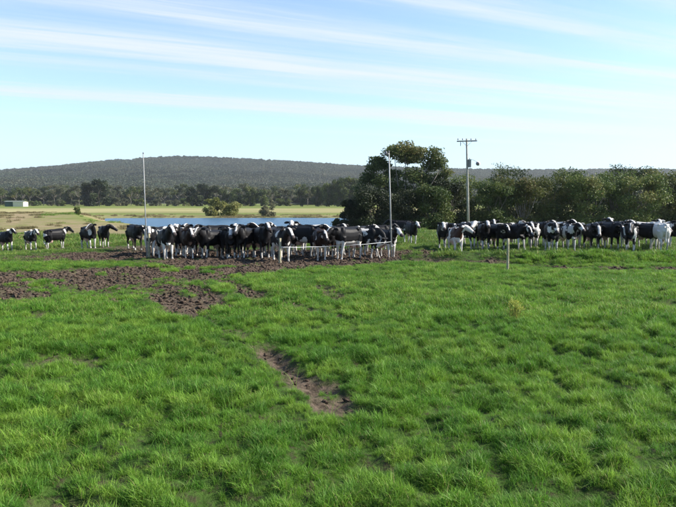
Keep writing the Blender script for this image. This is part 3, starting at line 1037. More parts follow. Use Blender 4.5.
# ------------------------------------------------------------------ poles and fence
# power pole
UPd = 82.0
ux = wx(468.5, UPd); uz = h1(ux, UPd)
up = empty('power_pole', (ux, UPd, uz))
tag(up, 'tall wooden power pole with a crossarm standing behind the cows', 'power pole')
topz = EYE + (HOR - 139.5) / FPX * UPd - uz
lean = wx(465.2, UPd) - ux
pp = lambda f: (lean * f, 0, topz * f)
link('pole', MB().tube([(0, 0, -0.3), pp(.33), pp(.66), pp(1)], [0.17, 0.15, 0.13, 0.105], 12).mesh('pole'), MAT_POLE, up)
arm_z = topz - 0.32
arx = lean * arm_z / topz
arm = link('crossarm', MB().box((arx, -0.17, arm_z), (2.5, 0.11, 0.14), Matrix.Rotation(R(-1.5), 3, 'Y')).mesh('crossarm', False), MAT_ARM, up)
for dx in (-1.12, -0.55, 0.5, 1.1):
    q = MB().tube([(arx + dx, -0.17, arm_z + 0.06), (arx + dx, -0.17, arm_z + 0.2)], [0.015, 0.015], 6)
    q.tube([(arx + dx, -0.17, arm_z + 0.15), (arx + dx, -0.17, arm_z + 0.2), (arx + dx, -0.17, arm_z + 0.27), (arx + dx, -0.17, arm_z + 0.33)], [0.05, 0.075, 0.065, 0.03], 10)
    link('insulator', q.mesh('insulator'), MAT_PORC, arm)
for sg in (-1, 1):
    q = MB().tube([(arx + sg * 0.6, -0.2, arm_z - 0.06), (arx + 0.02 * sg, -0.16, arm_z - 0.62)], [0.022, 0.022], 6)
    link('brace', q.mesh('brace'), MAT_STEEL, arm)
link('dropper', MB().tube([(arx - 0.8, -0.17, arm_z - 0.06), (arx - 0.78, -0.2, arm_z - 0.3), (arx - 0.8, -0.17, arm_z - 0.62)], [0.02, 0.05, 0.025], 8).mesh('dropper'), MAT_PORC, arm)
bz = EYE + (HOR - 164) / FPX * UPd - uz
bx_ = lean * bz / topz
tb = MB().box((bx_ + 0.30, -0.02, bz), (0.34, 0.34, 0.92))
tb.box((bx_ + 0.30, -0.02, bz + 0.49), (0.40, 0.40, 0.05))
for i in range(4):
    tb.box((bx_ + 0.18 + i * 0.08, -0.21, bz), (0.025, 0.05, 0.8))
trf = link('transformer', tb.mesh('transformer', False), MAT_STEEL, up)
link('bushing', MB().tube([(bx_ + 0.3, -0.02, bz + 0.5), (bx_ + 0.3, -0.02, bz + 0.72)], [0.06, 0.03], 8).mesh('bushing'), MAT_PORC, trf)
lx = wx(476.3, UPd) - ux
lamp = link('floodlight', MB().tube([(lx, -0.10, bz - 0.05), (lx, -0.22, bz - 0.03), (lx, -0.30, bz - 0.02)], [0.10, 0.22, 0.28], 16).mesh('floodlight'), MAT_WHITE, up)
link('lamp_arm', MB().tube([(bx_ + 0.1, -0.02, bz + 0.3), (bx_ + 0.6, -0.06, bz + 0.5), (lx, -0.08, bz + 0.2), (lx, -0.1, bz)], [0.025] * 4, 8).mesh('lamp_arm'), MAT_STEEL, up)
link('lens', MB().tube([(lx, -0.301, bz - 0.02), (lx, -0.325, bz - 0.02)], [0.22, 0.20], 14).mesh('lens'), MAT_PORC, lamp)


def tall_pole(px_b, px_t, d, pyt, r0, r1, label, cap):
    x = wx(px_b, d); z = h1(x, d)
    o = empty('thin_pole', (x, d, z))
    tag(o, label, 'pole', 'thin poles beside the gateway')
    hh = EYE + (HOR - pyt) / FPX * d - z
    dx = wx(px_t, d) - x
    link('shaft', MB().tube([(0, 0, -0.3), (dx * .5, 0, hh * .5), (dx, 0, hh)], [r0, (r0 + r1) / 2, r1], 12).mesh('shaft'), MAT_STEEL, o)
    q = MB().tube([(dx, 0, hh - 0.02), (dx, 0, hh + 0.05)], [r1 * 1.35, r1 * 1.1], 10)
    link('cap', q.mesh('cap'), MAT_PORC, o)
    if cap:
        q = MB().tube([(dx, -0.02, hh - 0.10), (dx - 0.14, -0.03, hh - 0.09)], [0.02, 0.02], 8)
        q.tube([(dx - 0.13, -0.03, hh - 0.16), (dx - 0.13, -0.03, hh - 0.10), (dx - 0.13, -0.03, hh - 0.02), (dx - 0.13, -0.03, hh + 0.03)], [0.04, 0.06, 0.055, 0.025], 10)
        link('insulator', q.mesh('insulator'), MAT_PORC, o)
    for zc in (0.5, 1.3):
        link('clamp', MB().tube([(dx * zc / hh, 0, zc - .03), (dx * zc / hh, 0, zc + .03)], [r0 * 1.25] * 2, 12).mesh('clamp'), MAT_STEEL, o)
    return o


tall_pole(146.2, 145.0, 30.0, 154, 0.027, 0.020, 'thin pale metal pole standing in front of the water at left', False)
tall_pole(392.0, 388.4, 29.3, 152.5, 0.036, 0.026, 'thin pale pole with a dark insulator at its top before the gum tree', True)


def fence_post(px, d, pyt, r, label, lean_=0.0):
    x = wx(px, d); z = h1(x, d)
    hh = EYE + (HOR - pyt) / FPX * d - z
    o = empty('fence_post', (x, d, z), rt.random() * 6)
    tag(o, label, 'fence post', 'round wooden fence posts')
    pts = [(lean_ * f + 0.006 * math.sin(5 * f), 0.004 * math.cos(7 * f), -0.3 * (1 - f) + hh * f) for f in np.linspace(0, 1, 7)]
    link('post', MB().tube(pts, [r * (1.08 - 0.14 * f + 0.03 * math.sin(9 * f)) for f in np.linspace(0, 1, 7)], 14).mesh('post'), MAT_WOOD, o)
    q = MB().ball((r * 1.05, 0, hh * 0.72), (0.02, 0.022, 0.035), 8, 6)
    link('insulator', q.mesh('insulator'), MAT_PORC, o)
    return Vector((x, d, z)), hh


pA, hA = fence_post(279.8, 27.4, 238.2, 0.056, 'short wooden fence post holding the white tape before the herd')
pB, hB = fence_post(508.2, 22.8, 238.5, 0.044, 'slim wooden fence post in the grass before the right-hand herd', 0.02)
pC, hC = fence_post(148.6, 30.2, 233.5, 0.050, 'wooden fence post close beside the thin pole at left')

# white electric tape strung as a gate
def strip(name, a, b, sag, w, label):
    n = 40; Vv = []; Ff = []
    for i in range(n + 1):
        f = i / n
        p = a.lerp(b, f); p.z -= sag * 4 * f * (1 - f)
        p.z += 0.006 * math.sin(f * 31)
        tw = 0.5 * math.sin(f * 9.0)
        dz, dyv = w * 0.5 * math.cos(tw), w * 0.5 * math.sin(tw)
        for (sy, sz, ty) in ((-dyv, -dz, -0.0012), (dyv, dz, -0.0012), (dyv, dz, 0.0012), (-dyv, -dz, 0.0012)):
            Vv.append((p.x, p.y + sy + ty, p.z + sz))
        if i:
            q = 4 * (i - 1)
            for k in range(4):
                Ff.append((q + k, q + (k + 1) % 4, q + 4 + (k + 1) % 4, q + 4 + k))
    Ff.append((0, 1, 2, 3)); Ff.append((4 * n + 3, 4 * n + 2, 4 * n + 1, 4 * n))
    m_ = bpy.data.meshes.new(name); m_.from_pydata(Vv, [], Ff); m_.update()
    return tag(link(name, m_, MAT_TAPE), label, 'fence tape')


za = EYE - (247.0 - HOR) / FPX * 27.4
zb = EYE - (241.5 - HOR) / FPX * 29.25
strip('gate_tape', Vector((pA.x + 0.05, 27.34, za)), Vector((wx(391.2, 29.2), 29.2, zb)), 0.07, 0.021, 'white electric tape strung low from the short post to the right-hand thin pole')

# ------------------------------------------------------------------ cows
def loft(mb, secs, n=18):
    """secs: (x, y, z, half width, half height, pitch) along x"""
    mb.tube([(s[0], s[1], s[2]) for s in secs], None, n, True, [(s[3], s[4]) for s in secs], 0.78)


cb = MB()
loft(cb, [(-0.84, 0, 1.20, 0.07, 0.08), (-0.80, 0, 1.17, 0.16, 0.19), (-0.70, 0, 1.12, 0.235, 0.28), (-0.55, 0, 1.085, 0.275, 0.315), (-0.32, 0, 1.045, 0.30, 0.345),
          (-0.05, 0, 1.015, 0.315, 0.375), (0.22, 0, 1.015, 0.305, 0.375), (0.45, 0, 1.03, 0.265, 0.37), (0.62, 0, 1.05, 0.235, 0.335), (0.74, 0, 1.08, 0.17, 0.25), (0.82, 0, 1.10, 0.09, 0.14)])
# hip and shoulder bones, top line
for sg in (-1, 1):
    cb.ball((-0.45, sg * 0.225, 1.32), (0.10, 0.075, 0.07))
    cb.ball((-0.80, sg * 0.10, 1.22), (0.06, 0.05, 0.06))
    cb.ball((0.50, sg * 0.14, 1.18), (0.15, 0.12, 0.24))
    cb.ball((-0.58, sg * 0.17, 0.92), (0.22, 0.12, 0.30))
cb.tube([(-0.8, 0, 1.36), (-0.4, 0, 1.385), (0, 0, 1.375), (0.45, 0, 1.40), (0.6, 0, 1.37)], [0.045, 0.05, 0.05, 0.06, 0.06], 10)
# neck, brisket
cb.tube([(0.55, 0, 1.10), (0.75, 0, 1.19), (0.95, 0, 1.31), (1.12, 0, 1.42), (1.22, 0, 1.46)], None, 16, True, [(0.18, 0.32), (0.15, 0.275), (0.12, 0.21), (0.10, 0.155), (0.085, 0.11)])
cb.ball((0.66, 0, 0.83), (0.15, 0.12, 0.20))
# head
cb.tube([(1.09, 0, 1.50), (1.17, 0, 1.475), (1.27, 0, 1.405), (1.37, 0, 1.325), (1.47, 0, 1.235), (1.56, 0, 1.155), (1.62, 0, 1.105), (1.645, 0, 1.085)], None, 16, True,
        [(0.07, 0.05), (0.105, 0.10), (0.122, 0.135), (0.100, 0.128), (0.080, 0.100), (0.088, 0.086), (0.088, 0.078), (0.055, 0.05)])
for sg in (-1, 1):
    cb.ball((1.255, sg * 0.095, 1.435), (0.05, 0.03, 0.04))
    cb.tube([(1.15, sg * 0.08, 1.475), (1.13, sg * 0.16, 1.485), (1.12, sg * 0.25, 1.475), (1.125, sg * 0.335, 1.45)], None, 10, True, [(0.030, 0.036), (0.030, 0.064), (0.028, 0.072), (0.020, 0.036)])
    # fore leg
    cb.tube([(0.50, sg * 0.17, 1.00), (0.49, sg * 0.175, 0.80), (0.515, sg * 0.17, 0.62), (0.53, sg * 0.165, 0.46), (0.535, sg * 0.165, 0.40), (0.525, sg * 0.165, 0.22), (0.535, sg * 0.165, 0.125), (0.56, sg * 0.165, 0.06), (0.575, sg * 0.165, 0.0)],
            [0.13, 0.108, 0.072, 0.056, 0.054, 0.039, 0.046, 0.050, 0.060], 12)
    # hind leg
    cb.tube([(-0.58, sg * 0.17, 1.05), (-0.50, sg * 0.185, 0.82), (-0.53, sg * 0.18, 0.68), (-0.66, sg * 0.17, 0.54), (-0.715, sg * 0.165, 0.47), (-0.69, sg * 0.165, 0.38), (-0.665, sg * 0.165, 0.22), (-0.655, sg * 0.165, 0.125), (-0.63, sg * 0.165, 0.06), (-0.615, sg * 0.165, 0.0)],
            [0.19, 0.148, 0.102, 0.064, 0.056, 0.050, 0.042, 0.048, 0.051, 0.060], 12)
cb.ball((-0.37, 0, 0.67), (0.20, 0.14, 0.15))
for tx, ty in ((-0.30, .07), (-0.30, -.07), (-0.44, .07), (-0.44, -.07)):
    cb.tube([(tx, ty, 0.56), (tx, ty, 0.465)], [0.026, 0.022], 8)
# tail
cb.tube([(-0.76, 0, 1.35), (-0.87, 0, 1.33), (-0.915, 0, 1.20), (-0.915, 0, 0.95), (-0.905, 0, 0.70), (-0.90, 0, 0.60), (-0.90, 0, 0.46)], [0.045, 0.042, 0.034, 0.027, 0.026, 0.045, 0.028], 10)

raw = cb.mesh('cow_raw')
ob = bpy.data.objects.new('cow_raw', raw)
col.objects.link(ob)
md = ob.modifiers.new('r', 'REMESH'); md.mode = 'VOXEL'; md.voxel_size = 0.021; md.use_smooth_shade = True
sm = ob.modifiers.new('s', 'SMOOTH'); sm.factor = 0.5; sm.iterations = 4
dg = bpy.context.evaluated_depsgraph_get()
ev = ob.evaluated_get(dg)
tm_ = ev.to_mesh()
CV = np.empty(len(tm_.vertices) * 3, np.float32); tm_.vertices.foreach_get('co', CV); CV = CV.reshape(-1, 3).astype(float)
CF = [tuple(p.vertices) for p in tm_.polygons]
ev.to_mesh_clear()
bpy.data.objects.remove(ob)
CF4 = np.array([f if len(f) == 4 else f + (f[-1],) for f in CF])


def rotm(yaw, pitch):
    return np.array(Matrix.Rotation(yaw, 3, 'Z') @ Matrix.Rotation(pitch, 3, 'Y'))


def build_shape(Vr):
    """shorter neck and a larger head than the modelled one"""
    V = Vr.copy()
    x = Vr[:, 0]
    w = (Vr[:, 2] > 0.72).astype(float)
    V[:, 0] -= w * (np.clip(x - 0.72, 0, 0.36) * 0.34)
    k = sst(1.04, 1.18, x)[:, None] * 0.04
    piv = np.array([1.0, 0, 1.44])
    V += k * (V - piv)
    V[:, 1] *= 1 + 0.12 * sst(1.08, 1.2, x)
    return V


def pose_pts(Vr, neck_yaw, neck_pitch, head_yaw, head_pitch, legs, tail=0.0):
    """legs: fore-aft swing of (fore left, fore right, hind left, hind right) in metres at the hoof"""
    V = build_shape(Vr)
    x, y, z = Vr[:, 0], Vr[:, 1], Vr[:, 2]
    # tail
    tm = sst(-0.86, -0.89, x) * sst(1.30, 0.6, z)
    V[:, 1] += tail * tm
    # legs
    for k, (fr, sg) in enumerate(((1, 1), (1, -1), (-1, 1), (-1, -1))):
        w = sst(0.10 if fr > 0 else -0.10, 0.3 if fr > 0 else -0.3, x) * sst(-0.02, 0.06, y * sg) * sst(0.80, 0.0, z) * (x > -0.86)
        V[:, 0] += legs[k] * w
    # head, then neck in three joints
    def bend(V, piv, a, b, yaw, pitch):
        s = (Vr[:, 0] - 0.0)
        w = sst(a, b, s) * (Vr[:, 2] > 0.72)
        w = w * sst(0.72, 0.9, Vr[:, 2] + np.clip(Vr[:, 0] - 0.8, 0, 9))
        out = V.copy()
        for q in np.unique(np.round(w, 2)):
            if q <= 0: continue
            mk = np.abs(w - q) <= 0.0051
            wq = w[mk][:, None]
            Rm = rotm(yaw * q, pitch * q)
            out[mk] = (V[mk] - piv) @ Rm.T + piv
        return out
    V = bend(V, np.array([1.02, 0, 1.42]), 1.02, 1.18, head_yaw, head_pitch)
    V = bend(V, np.array([0.86, 0, 1.28]), 0.78, 1.02, neck_yaw * 0.5, neck_pitch * 0.4)
    V = bend(V, np.array([0.70, 0, 1.14]), 0.56, 0.84, neck_yaw * 0.5, neck_pitch * 0.6)
    return V


POSES = {
    'stand': (0.10, 0.14, 0.05, -0.26, (0.05, -0.06, 0.02, -0.08), 0.02),
    'alert': (-0.05, -0.10, 0.0, -0.16, (0.0, 0.05, -0.06, 0.03), -0.03),
    'level': (0.06, 0.44, -0.06, -0.50, (0.08, -0.03, -0.03, 0.06), 0.03),
    'right': (-0.75, 0.0, -0.55, -0.12, (-0.05, 0.07, 0.05, -0.06), 0.0),
    'left': (0.75, 0.0, 0.55, -0.12, (0.06, -0.04, -0.07, 0.04), 0.04),
    'low': (-0.10, 0.80, 0.0, -0.55, (0.05, -0.05, 0.0, -0.07), 0.0),
    'graze': (-0.15, 1.55, 0.0, 0.25, (0.18, -0.12, 0.04, -0.10), 0.02),
    'walk': (0.0, 0.12, 0.1, 0.0, (0.22, -0.18, -0.18, 0.16), 0.05),
}
EYE_R = np.array([[1.262, sg * 0.113, 1.438] for sg in (-1, 1)])
COWM = {}
eye_me = MB().ball((0, 0, 0), (0.022, 0.022, 0.022), 8, 6).mesh('eye')
eye_me.materials.append(MAT_EYE)
for nm, ps in POSES.items():
    Vp = pose_pts(CV, *ps)
    m_ = mesh_np('cow_' + nm, Vp, CF4) if False else bpy.data.meshes.new('cow_' + nm)
    m_.from_pydata(Vp.tolist(), [], CF)
    m_.polygons.foreach_set('use_smooth', [True] * len(m_.polygons))
    a = m_.attributes.new('rest', 'FLOAT_VECTOR', 'POINT')
    a.data.foreach_set('vector', CV.astype(np.float32).ravel())
    m_.materials.append(MAT_COW)
    m_.update()
    COWM[nm] = (m_, pose_pts(EYE_R, *ps))

# px of the body centre, distance, heading (0 right, 90 away, -90 to camera), pose, white, leg white, face, brown, scale, label
HL = 'cows standing along the lane'
COWS = [
    # by the earth dam wall
    (6, 46.5, -38, 'alert', -.02, .55, .03, 0, 1.0, 'black cow with white legs at the left edge, its hindquarters cut off'),
    (31, 47, -48, 'stand', -.01, .60, .09, 0, .98, 'black cow with white face, second from the left before the dam wall'),
    (57, 46.5, 56, 'stand', -.10, .55, .05, 0, 1.02, 'plain black cow with white legs, third from the left, looking right'),
    (89.5, 45, -38, 'right', -.06, .60, .11, 0, 1.1, 'black cow turning a white face to the camera, left of the near pair'),
    (104, 46, -58, 'left', -.10, .5, .02, 0, 1.05, 'black cow half hidden behind the cow with the turned white face'),
    # left end of the main row
    (135, 38, -52, 'level', -.12, .2, .02, 0, 1.02, 'all black cow side-on at the left end of the main row'),
    (150.5, 32.5, -80, 'stand', .02, .75, .12, 0, .98, 'white-faced cow facing the camera behind the left thin pole'),
    (166, 29.6, -60, 'stand', -.02, .72, .05, 0, 1.0, 'black cow with white legs and narrow blaze stepping out before the row'),
    (180.5, 33, -88, 'alert', .0, .4, .10, 0, 1.0, 'cow with a white forehead looking straight on just right of the stepping cow'),
    (188, 31, -75, 'stand', -.02, .6, .06, .12, .96, 'brownish-black cow with broad white blaze facing the camera'),
    (203, 32, -66, 'low', -.13, .1, .02, 0, 1.0, 'black cow with lowered head right of the white-blazed cow'),
    (214, 34.5, 215, 'stand', -.10, .2, .03, 0, 1.0, 'black cow turned left at the back of the row by the water'),
    (225, 31.5, -70, 'stand', -.11, .15, .03, 0, .98, 'black cow angled to the camera left of the centre of the row'),
    (236, 33.5, -20, 'alert', -.09, .5, .04, 0, 1.02, 'long black cow side-on in the middle of the row with pale legs'),
    (240, 37, -95, 'alert', -.02, .4, .09, 0, 1.0, 'cow behind the row whose white forehead shows above a black back'),
    (249, 32, 200, 'stand', -.12, .45, .03, 0, .98, 'black cow turned away left, just left of the raised white head'),
    (262.5, 30.5, -70, 'alert', -.04, .3, .13, 0, 1.04, 'black cow holding a white head high left of the taped fence post'),
    (282, 28.6, -70, 'stand', -.03, .7, .06, .05, 1.02, 'cow with a white blaze down its face standing behind the taped fence post'),
    (276, 35, 10, 'alert', -.03, .4, .04, 0, 1.0, 'black cow behind the row above the taped fence post'),
    (291, 34, -80, 'alert', .0, .6, .10, 0, 1.05, 'cow with black and white patched face behind the blazed cow'),
    (307, 31, -32, 'stand', -.05, .6, .05, 0, 1.03, 'black cow side-on with pale chest right of the taped post'),
    (320, 29.9, -78, 'stand', -.02, .75, .03, .22, .98, 'dark brown-faced cow angled to the camera behind the white tape'),
    (312, 36, 170, 'alert', .0, .5, .08, 0, 1.0, 'cow with a pale back line at the rear behind the tape'),
    (330, 31.5, -100, 'level', -.08, .5, .07, 0, 1.0, 'dark cow with white poll facing the camera behind the tape'),
    (346, 29.8, 226, 'level', -.11, .8, .03, 0, 1.04, 'black cow with bright white forelegs turned left behind the tape'),
    (356, 33, 20, 'alert', .03, .4, .06, 0, 1.0, 'cow with a white streak along its back behind the tape'),
    (367, 30.6, -22, 'graze', .03, .5, .04, 0, 1.0, 'grazing black cow with a big white shoulder patch left of the pole'),
    (387, 32.5, -60, 'alert', .02, .6, .07, 0, 1.0, 'black and white cow looking past the right-hand thin pole'),
    (379, 37, 15, 'stand', -.06, .4, .04, 0, 1.0, 'black cow at the back in the shade of the gum tree'),
    (158, 34.5, -100, 'level', -.06, .4, .05, 0, 1.0, 'black cow tucked behind the white-legged cow stepping out'),
    (174, 35, -70, 'stand', -.08, .5, .04, 0, 1.02, 'black cow between the stepping cow and the white-forehead cow, at the back'),
    (195, 34.5, -105, 'alert', -.05, .5, .05, 0, 1.0, 'black cow filling the gap right of the broad white blaze'),
    (209, 31.2, -112, 'stand', -.06, .5, .04, 0, .98, 'black cow facing the camera just right of the lowered black head'),
    (231, 30.8, -85, 'level', -.09, .3, .05, 0, 1.0, 'black cow facing forward before the long black cow of the middle'),
    (244, 30.6, -98, 'stand', -.08, .35, .03, 0, 1.0, 'black cow facing forward third left of the taped post'),
    (254, 35.5, -15, 'alert', -.07, .5, .05, 0, 1.02, 'black cow at the back left of the raised white head'),
    (271, 31.8, -108, 'level', -.07, .5, .05, 0, 1.0, 'black cow tight beside the taped post on its left'),
    (299, 32.8, -85, 'level', -.04, .7, .06, 0, 1.0, 'white-legged black cow facing forward right of the patched face'),
    (337, 33.8, -75, 'stand', -.06, .6, .06, 0, 1.02, 'black cow at the back between white poll and white forelegs'),
    (360, 34.8, -110, 'level', -.07, .5, .04, 0, 1.0, 'black cow standing behind the grazing cow'),
    # alone under the gum
    (411, 43.5, -78, 'alert', -.09, .55, .06, 0, 1.0, 'single black cow standing apart under the gum tree'),
    (401, 50, 160, 'stand', -.12, .3, .02, 0, 1.0, 'black cow deep in the shade behind the single cow'),
    # right-hand herd
    (442.5, 38, -100, 'stand', .02, .3, .11, 0, 1.0, 'black cow with white face, left end of the right-hand herd'),
    (456.5, 33.5, -82, 'left', .05, .85, .06, .6, .98, 'brown and white cow with white forelegs standing nearest in the right-hand herd'),
    (468, 36.5, -60, 'right', .03, .5, .13, 0, 1.02, 'white-faced cow at the foot of the power pole'),
    (484, 36.5, -88, 'alert', -.10, .5, .07, 0, 1.02, 'black cow with a white star on its forehead right of the power pole'),
    (498, 36.5, -78, 'level', -.11, .3, .02, 0, 1.02, 'dark cow left of the slim fence post with head level'),
    (517, 35.5, -58, 'low', -.04, .7, .03, 0, 1.02, 'black cow with white hind legs behind the slim fence post'),
    (508, 41, 5, 'alert', .03, .5, .04, 0, 1.0, 'black and white cow at the back above the slim fence post'),
    (533, 37.5, 75, 'level', .06, .6, .04, 0, 1.04, 'black and white cow turned away with a white rump'),
    (552, 33.8, -98, 'level', -.01, .5, .03, 0, 1.1, 'big black cow with a white shoulder patch nearest in the right part'),
    (568, 35, -78, 'stand', .06, .65, .08, 0, 1.02, 'white-patched cow with a pale chest right of the big black cow'),
    (577, 38, -105, 'stand', .08, .6, .06, 0, 1.0, 'mostly white cow squeezed behind the pale-chested cow'),
    (593, 36.5, -92, 'low', -.05, .35, .05, 0, 1.05, 'black cow with pale neck at the left end of the last bunch'),
    (611, 36, -80, 'low', -.05, .4, .05, 0, 1.08, 'black cow with lowered head second in the last bunch'),
    (618, 41, 10, 'stand', .08, .5, .04, 0, 1.05, 'cow at the back of the last bunch with a long white back'),
    (631, 35, -110, 'level', -.015, .35, .02, 0, 1.1, 'black cow with one white flank spot in the middle of the last bunch'),
    (642, 40, 178, 'level', .12, .6, .06, 0, 1.06, 'white-backed cow behind the black one with the flank spot'),
    (648, 36, -60, 'stand', -.03, .6, .04, 0, 1.02, 'dark cow beside the white cow at right'),
    (659, 35.4, 82, 'level', .30, .9, .10, 0, 1.06, 'nearly all white cow seen from behind near the right edge'),
    (672, 37.5, -95, 'stand', .0, .6, .08, 0, 1.06, 'dark cow with a white face cut by the right edge of the picture'),
    (450, 38.5, -85, 'level', -.04, .5, .06, 0, 1.0, 'black cow half hidden behind the brown and white one'),
    (476, 40, -30, 'stand', -.04, .5, .05, 0, 1.0, 'black cow at the back just right of the power pole foot'),
    (491, 39.5, -95, 'alert', -.06, .4, .05, 0, 1.04, 'black cow between the star-headed cow and the head-level dark one'),
    (526, 36.5, -95, 'level', .0, .6, .05, 0, 1.02, 'black cow with pale forelegs left of the white rump'),
    (543, 38.5, -80, 'stand', -.04, .5, .05, 0, 1.05, 'black cow between the white rump and the big black cow'),
    (560, 38.8, -60, 'alert', .02, .6, .05, 0, 1.05, 'patched cow behind the big black cow on its right'),
    (602, 39, -88, 'alert', -.02, .6, .06, 0, 1.06, 'black cow at the back between the first two of the last bunch'),
    (622, 37.5, -84, 'stand', -.03, .6, .07, 0, 1.05, 'white-blazed cow left of the one with the flank spot'),
    (654, 39.5, -100, 'alert', .02, .5, .06, 0, 1.06, 'black and white cow showing over the shoulder of the white cow'),
]
rc = np.random.default_rng(3)
for i, (px, d, hd, pose, wh, lg, fc, br, sc, lab) in enumerate(COWS):
    x = wx(px, d)
    me_, eyes = COWM[pose]
    a = R(hd + rc.normal() * 3)
    o = bpy.data.objects.new('cow', me_)
    col.objects.link(o)
    off = Vector((0.12 * sc, 0, 0)); off.rotate(Matrix.Rotation(a, 3, 'Z'))
    cx_, cy_ = x - off.x, d - off.y
    hs = [h1(cx_ + math.cos(a) * q, cy_ + math.sin(a) * q) for q in (0.52, -0.65)]
    o.location = (cx_, cy_, 0.5 * (hs[0] + hs[1]) - 0.025)
    o.rotation_euler = (0, -math.atan2(hs[0] - hs[1], 1.17) * 0.9, a)
    o.scale = (sc * 0.93, sc, sc * 1.03)
    o['coat_seed'] = float(3.1 + i * 2.37)
    o['coat_white'] = float(wh + 0.022)
    o['coat_legs'] = float(lg * 0.95)
    o['coat_face'] = float(min(fc, 0.068) * (0.55 + 0.55 * rc.random()))
    o['coat_brown'] = float(br)
    tag(o, lab, 'cow', HL)
    for e in eyes:
        q = bpy.data.objects.new('eye', eye_me); col.objects.link(q); q.parent = o; q.location = tuple(e)

# ------------------------------------------------------------------ grass
rg = np.random.default_rng(77)


def tuft(nb, hmin, hmax, spread, wid, rgx, lean=0.5, seg=3):
    V = []; F = []; T = []
    for b in range(nb):
        an = rgx.random() * 6.283
        r0 = spread * math.sqrt(rgx.random())
        ba = rgx.random() * 6.283
        p = np.array([math.cos(ba) * r0, math.sin(ba) * r0, -0.015])
        L_ = hmin + (hmax - hmin) * rgx.random()
        ln = lean * (0.25 + rgx.random())
        w = wid * (0.7 + 0.6 * rgx.random())
        d = np.array([math.cos(an), math.sin(an), 0]); sdv = np.array([-d[1], d[0], 0])
        tw = rgx.normal() * 0.7
        sdv = sdv * math.cos(tw) + d * math.sin(tw)
        ti = rgx.random()
        base = len(V)
        for s in range(seg + 1):
            f = s / seg
            c = p + d * (L_ * ln * f ** 1.8) + np.array([0, 0, L_ * (f - 0.28 * ln * f ** 2.4)])
            if s < seg:
                ww = w * (1 - 0.55 * f)
                V += [tuple(c - sdv * ww), tuple(c + sdv * ww)]; T += [ti, ti]
            else:
                V.append(tuple(c)); T.append(ti)
        for s in range(seg - 1):
            q = base + 2 * s
            F.append((q, q + 1, q + 3, q + 2))
        q = base + 2 * (seg - 1)
        F.append((q, q + 1, q + 2))
    me = bpy.data.meshes.new('grass_tuft'); me.from_pydata(V, [], F); me.update()
    a = me.attributes.new('tint', 'FLOAT', 'POINT'); a.data.foreach_set('value', np.array(T, np.float32))
    return me


def tuft_set(n, mat, *a, **k):
    o_ = []
    for i in range(n):
        m_ = tuft(*a, rgx=rg, **k); m_.materials.append(mat)
        o_.append(bpy.data.objects.new('grass_tuft', m_))
    return o_


def field_points(y0, y1, dens, side=0.62, margin=3.0):
    w1 = 2 * (side * y1 + margin)
    n = int(dens * w1 * (y1 - y0))
    y = y0 + (y1 - y0) * rg.random(n)
    x = (rg.random(n) - 0.5) * w1
    k = np.abs(x) < side * y + margin
    return x[k], y[k]


def grass(name, y0, y1, dens, variants, smin, smax, label, extra=None):
    x, y = field_points(y0, y1, dens)
    m = mud_mask(x, y)
    clump = fbm(x * 1.1, y * 1.1, 3, 120)
    big = fbm(x * 0.33, y * 0.33, 2, 121)
    keep = rg.random(len(x)) < (1 - sst(0.15, 0.75, m)) * (0.55 + 0.75 * sst(-0.35, 0.3, clump)) + 0.05 * (m < .95)
    if extra is not None:
        keep &= extra(x, y)
    x, y, m, clump, big = (q[keep] for q in (x, y, m, clump, big))
    wr = worley(x, y, 0.31, 55)
    kk = rg.random(len(x)) < 1.15 - 0.6 * sst(0.4, 0.78, wr)
    x, y, m, clump, big, wr = (q[kk] for q in (x, y, m, clump, big, wr))
    s = (smin + (smax - smin) * rg.random(len(x))) * (0.72 + 0.45 * sst(-0.5, 0.6, clump) + 0.15 * big) * (1 - 0.45 * m) * (1.30 - 0.85 * sst(0.15, 0.75, wr)) * (1 - 0.45 * mud_mask(x, y, 1.7))
    z = height(x, y)
    n = len(x)
    # a bank of rough grass at the fence on the right
    bk = np.interp(x, [-2, 3, 7, 12, 24], [28.5, 28.8, 28.2, 27.3, 26.2])
    s = s * (1 + 0.55 * np.exp(-((y - bk) / 1.0) ** 2) * (x > 1))
    sc = np.stack([s, s, s * (0.8 + 0.4 * rg.random(n))], 1)
    til = rg.normal(size=(n, 2)) * 0.10
    print(name, n)
    return scatter(name, np.stack([x, y, z], 1), rg.random(n) * 6.28, til, sc, variants, rg.integers(0, len(variants), n), label, 'grass')


near_set = tuft_set(8, MAT_GRASS, 26, 0.04, 0.155, 0.06, 0.0028, lean=0.95)
mid_set = tuft_set(6, MAT_GRASS, 34, 0.05, 0.165, 0.11, 0.0046, lean=0.9)
far_set = tuft_set(5, MAT_LONG, 40, 0.08, 0.21, 0.24, 0.010, lean=0.7)
grass('near_grass', 3.6, 12.5, 620, near_set, 0.58, 0.98, 'lush green pasture grass in the foreground')
grass('middle_grass', 12.5, 27.5, 215, mid_set, 0.62, 1.0, 'green pasture grass of the middle paddock up to the fence')
grass('lane_grass', 27.5, 62, 17, far_set, 0.6, 1.1, 'rough grass around the cows in the lane')

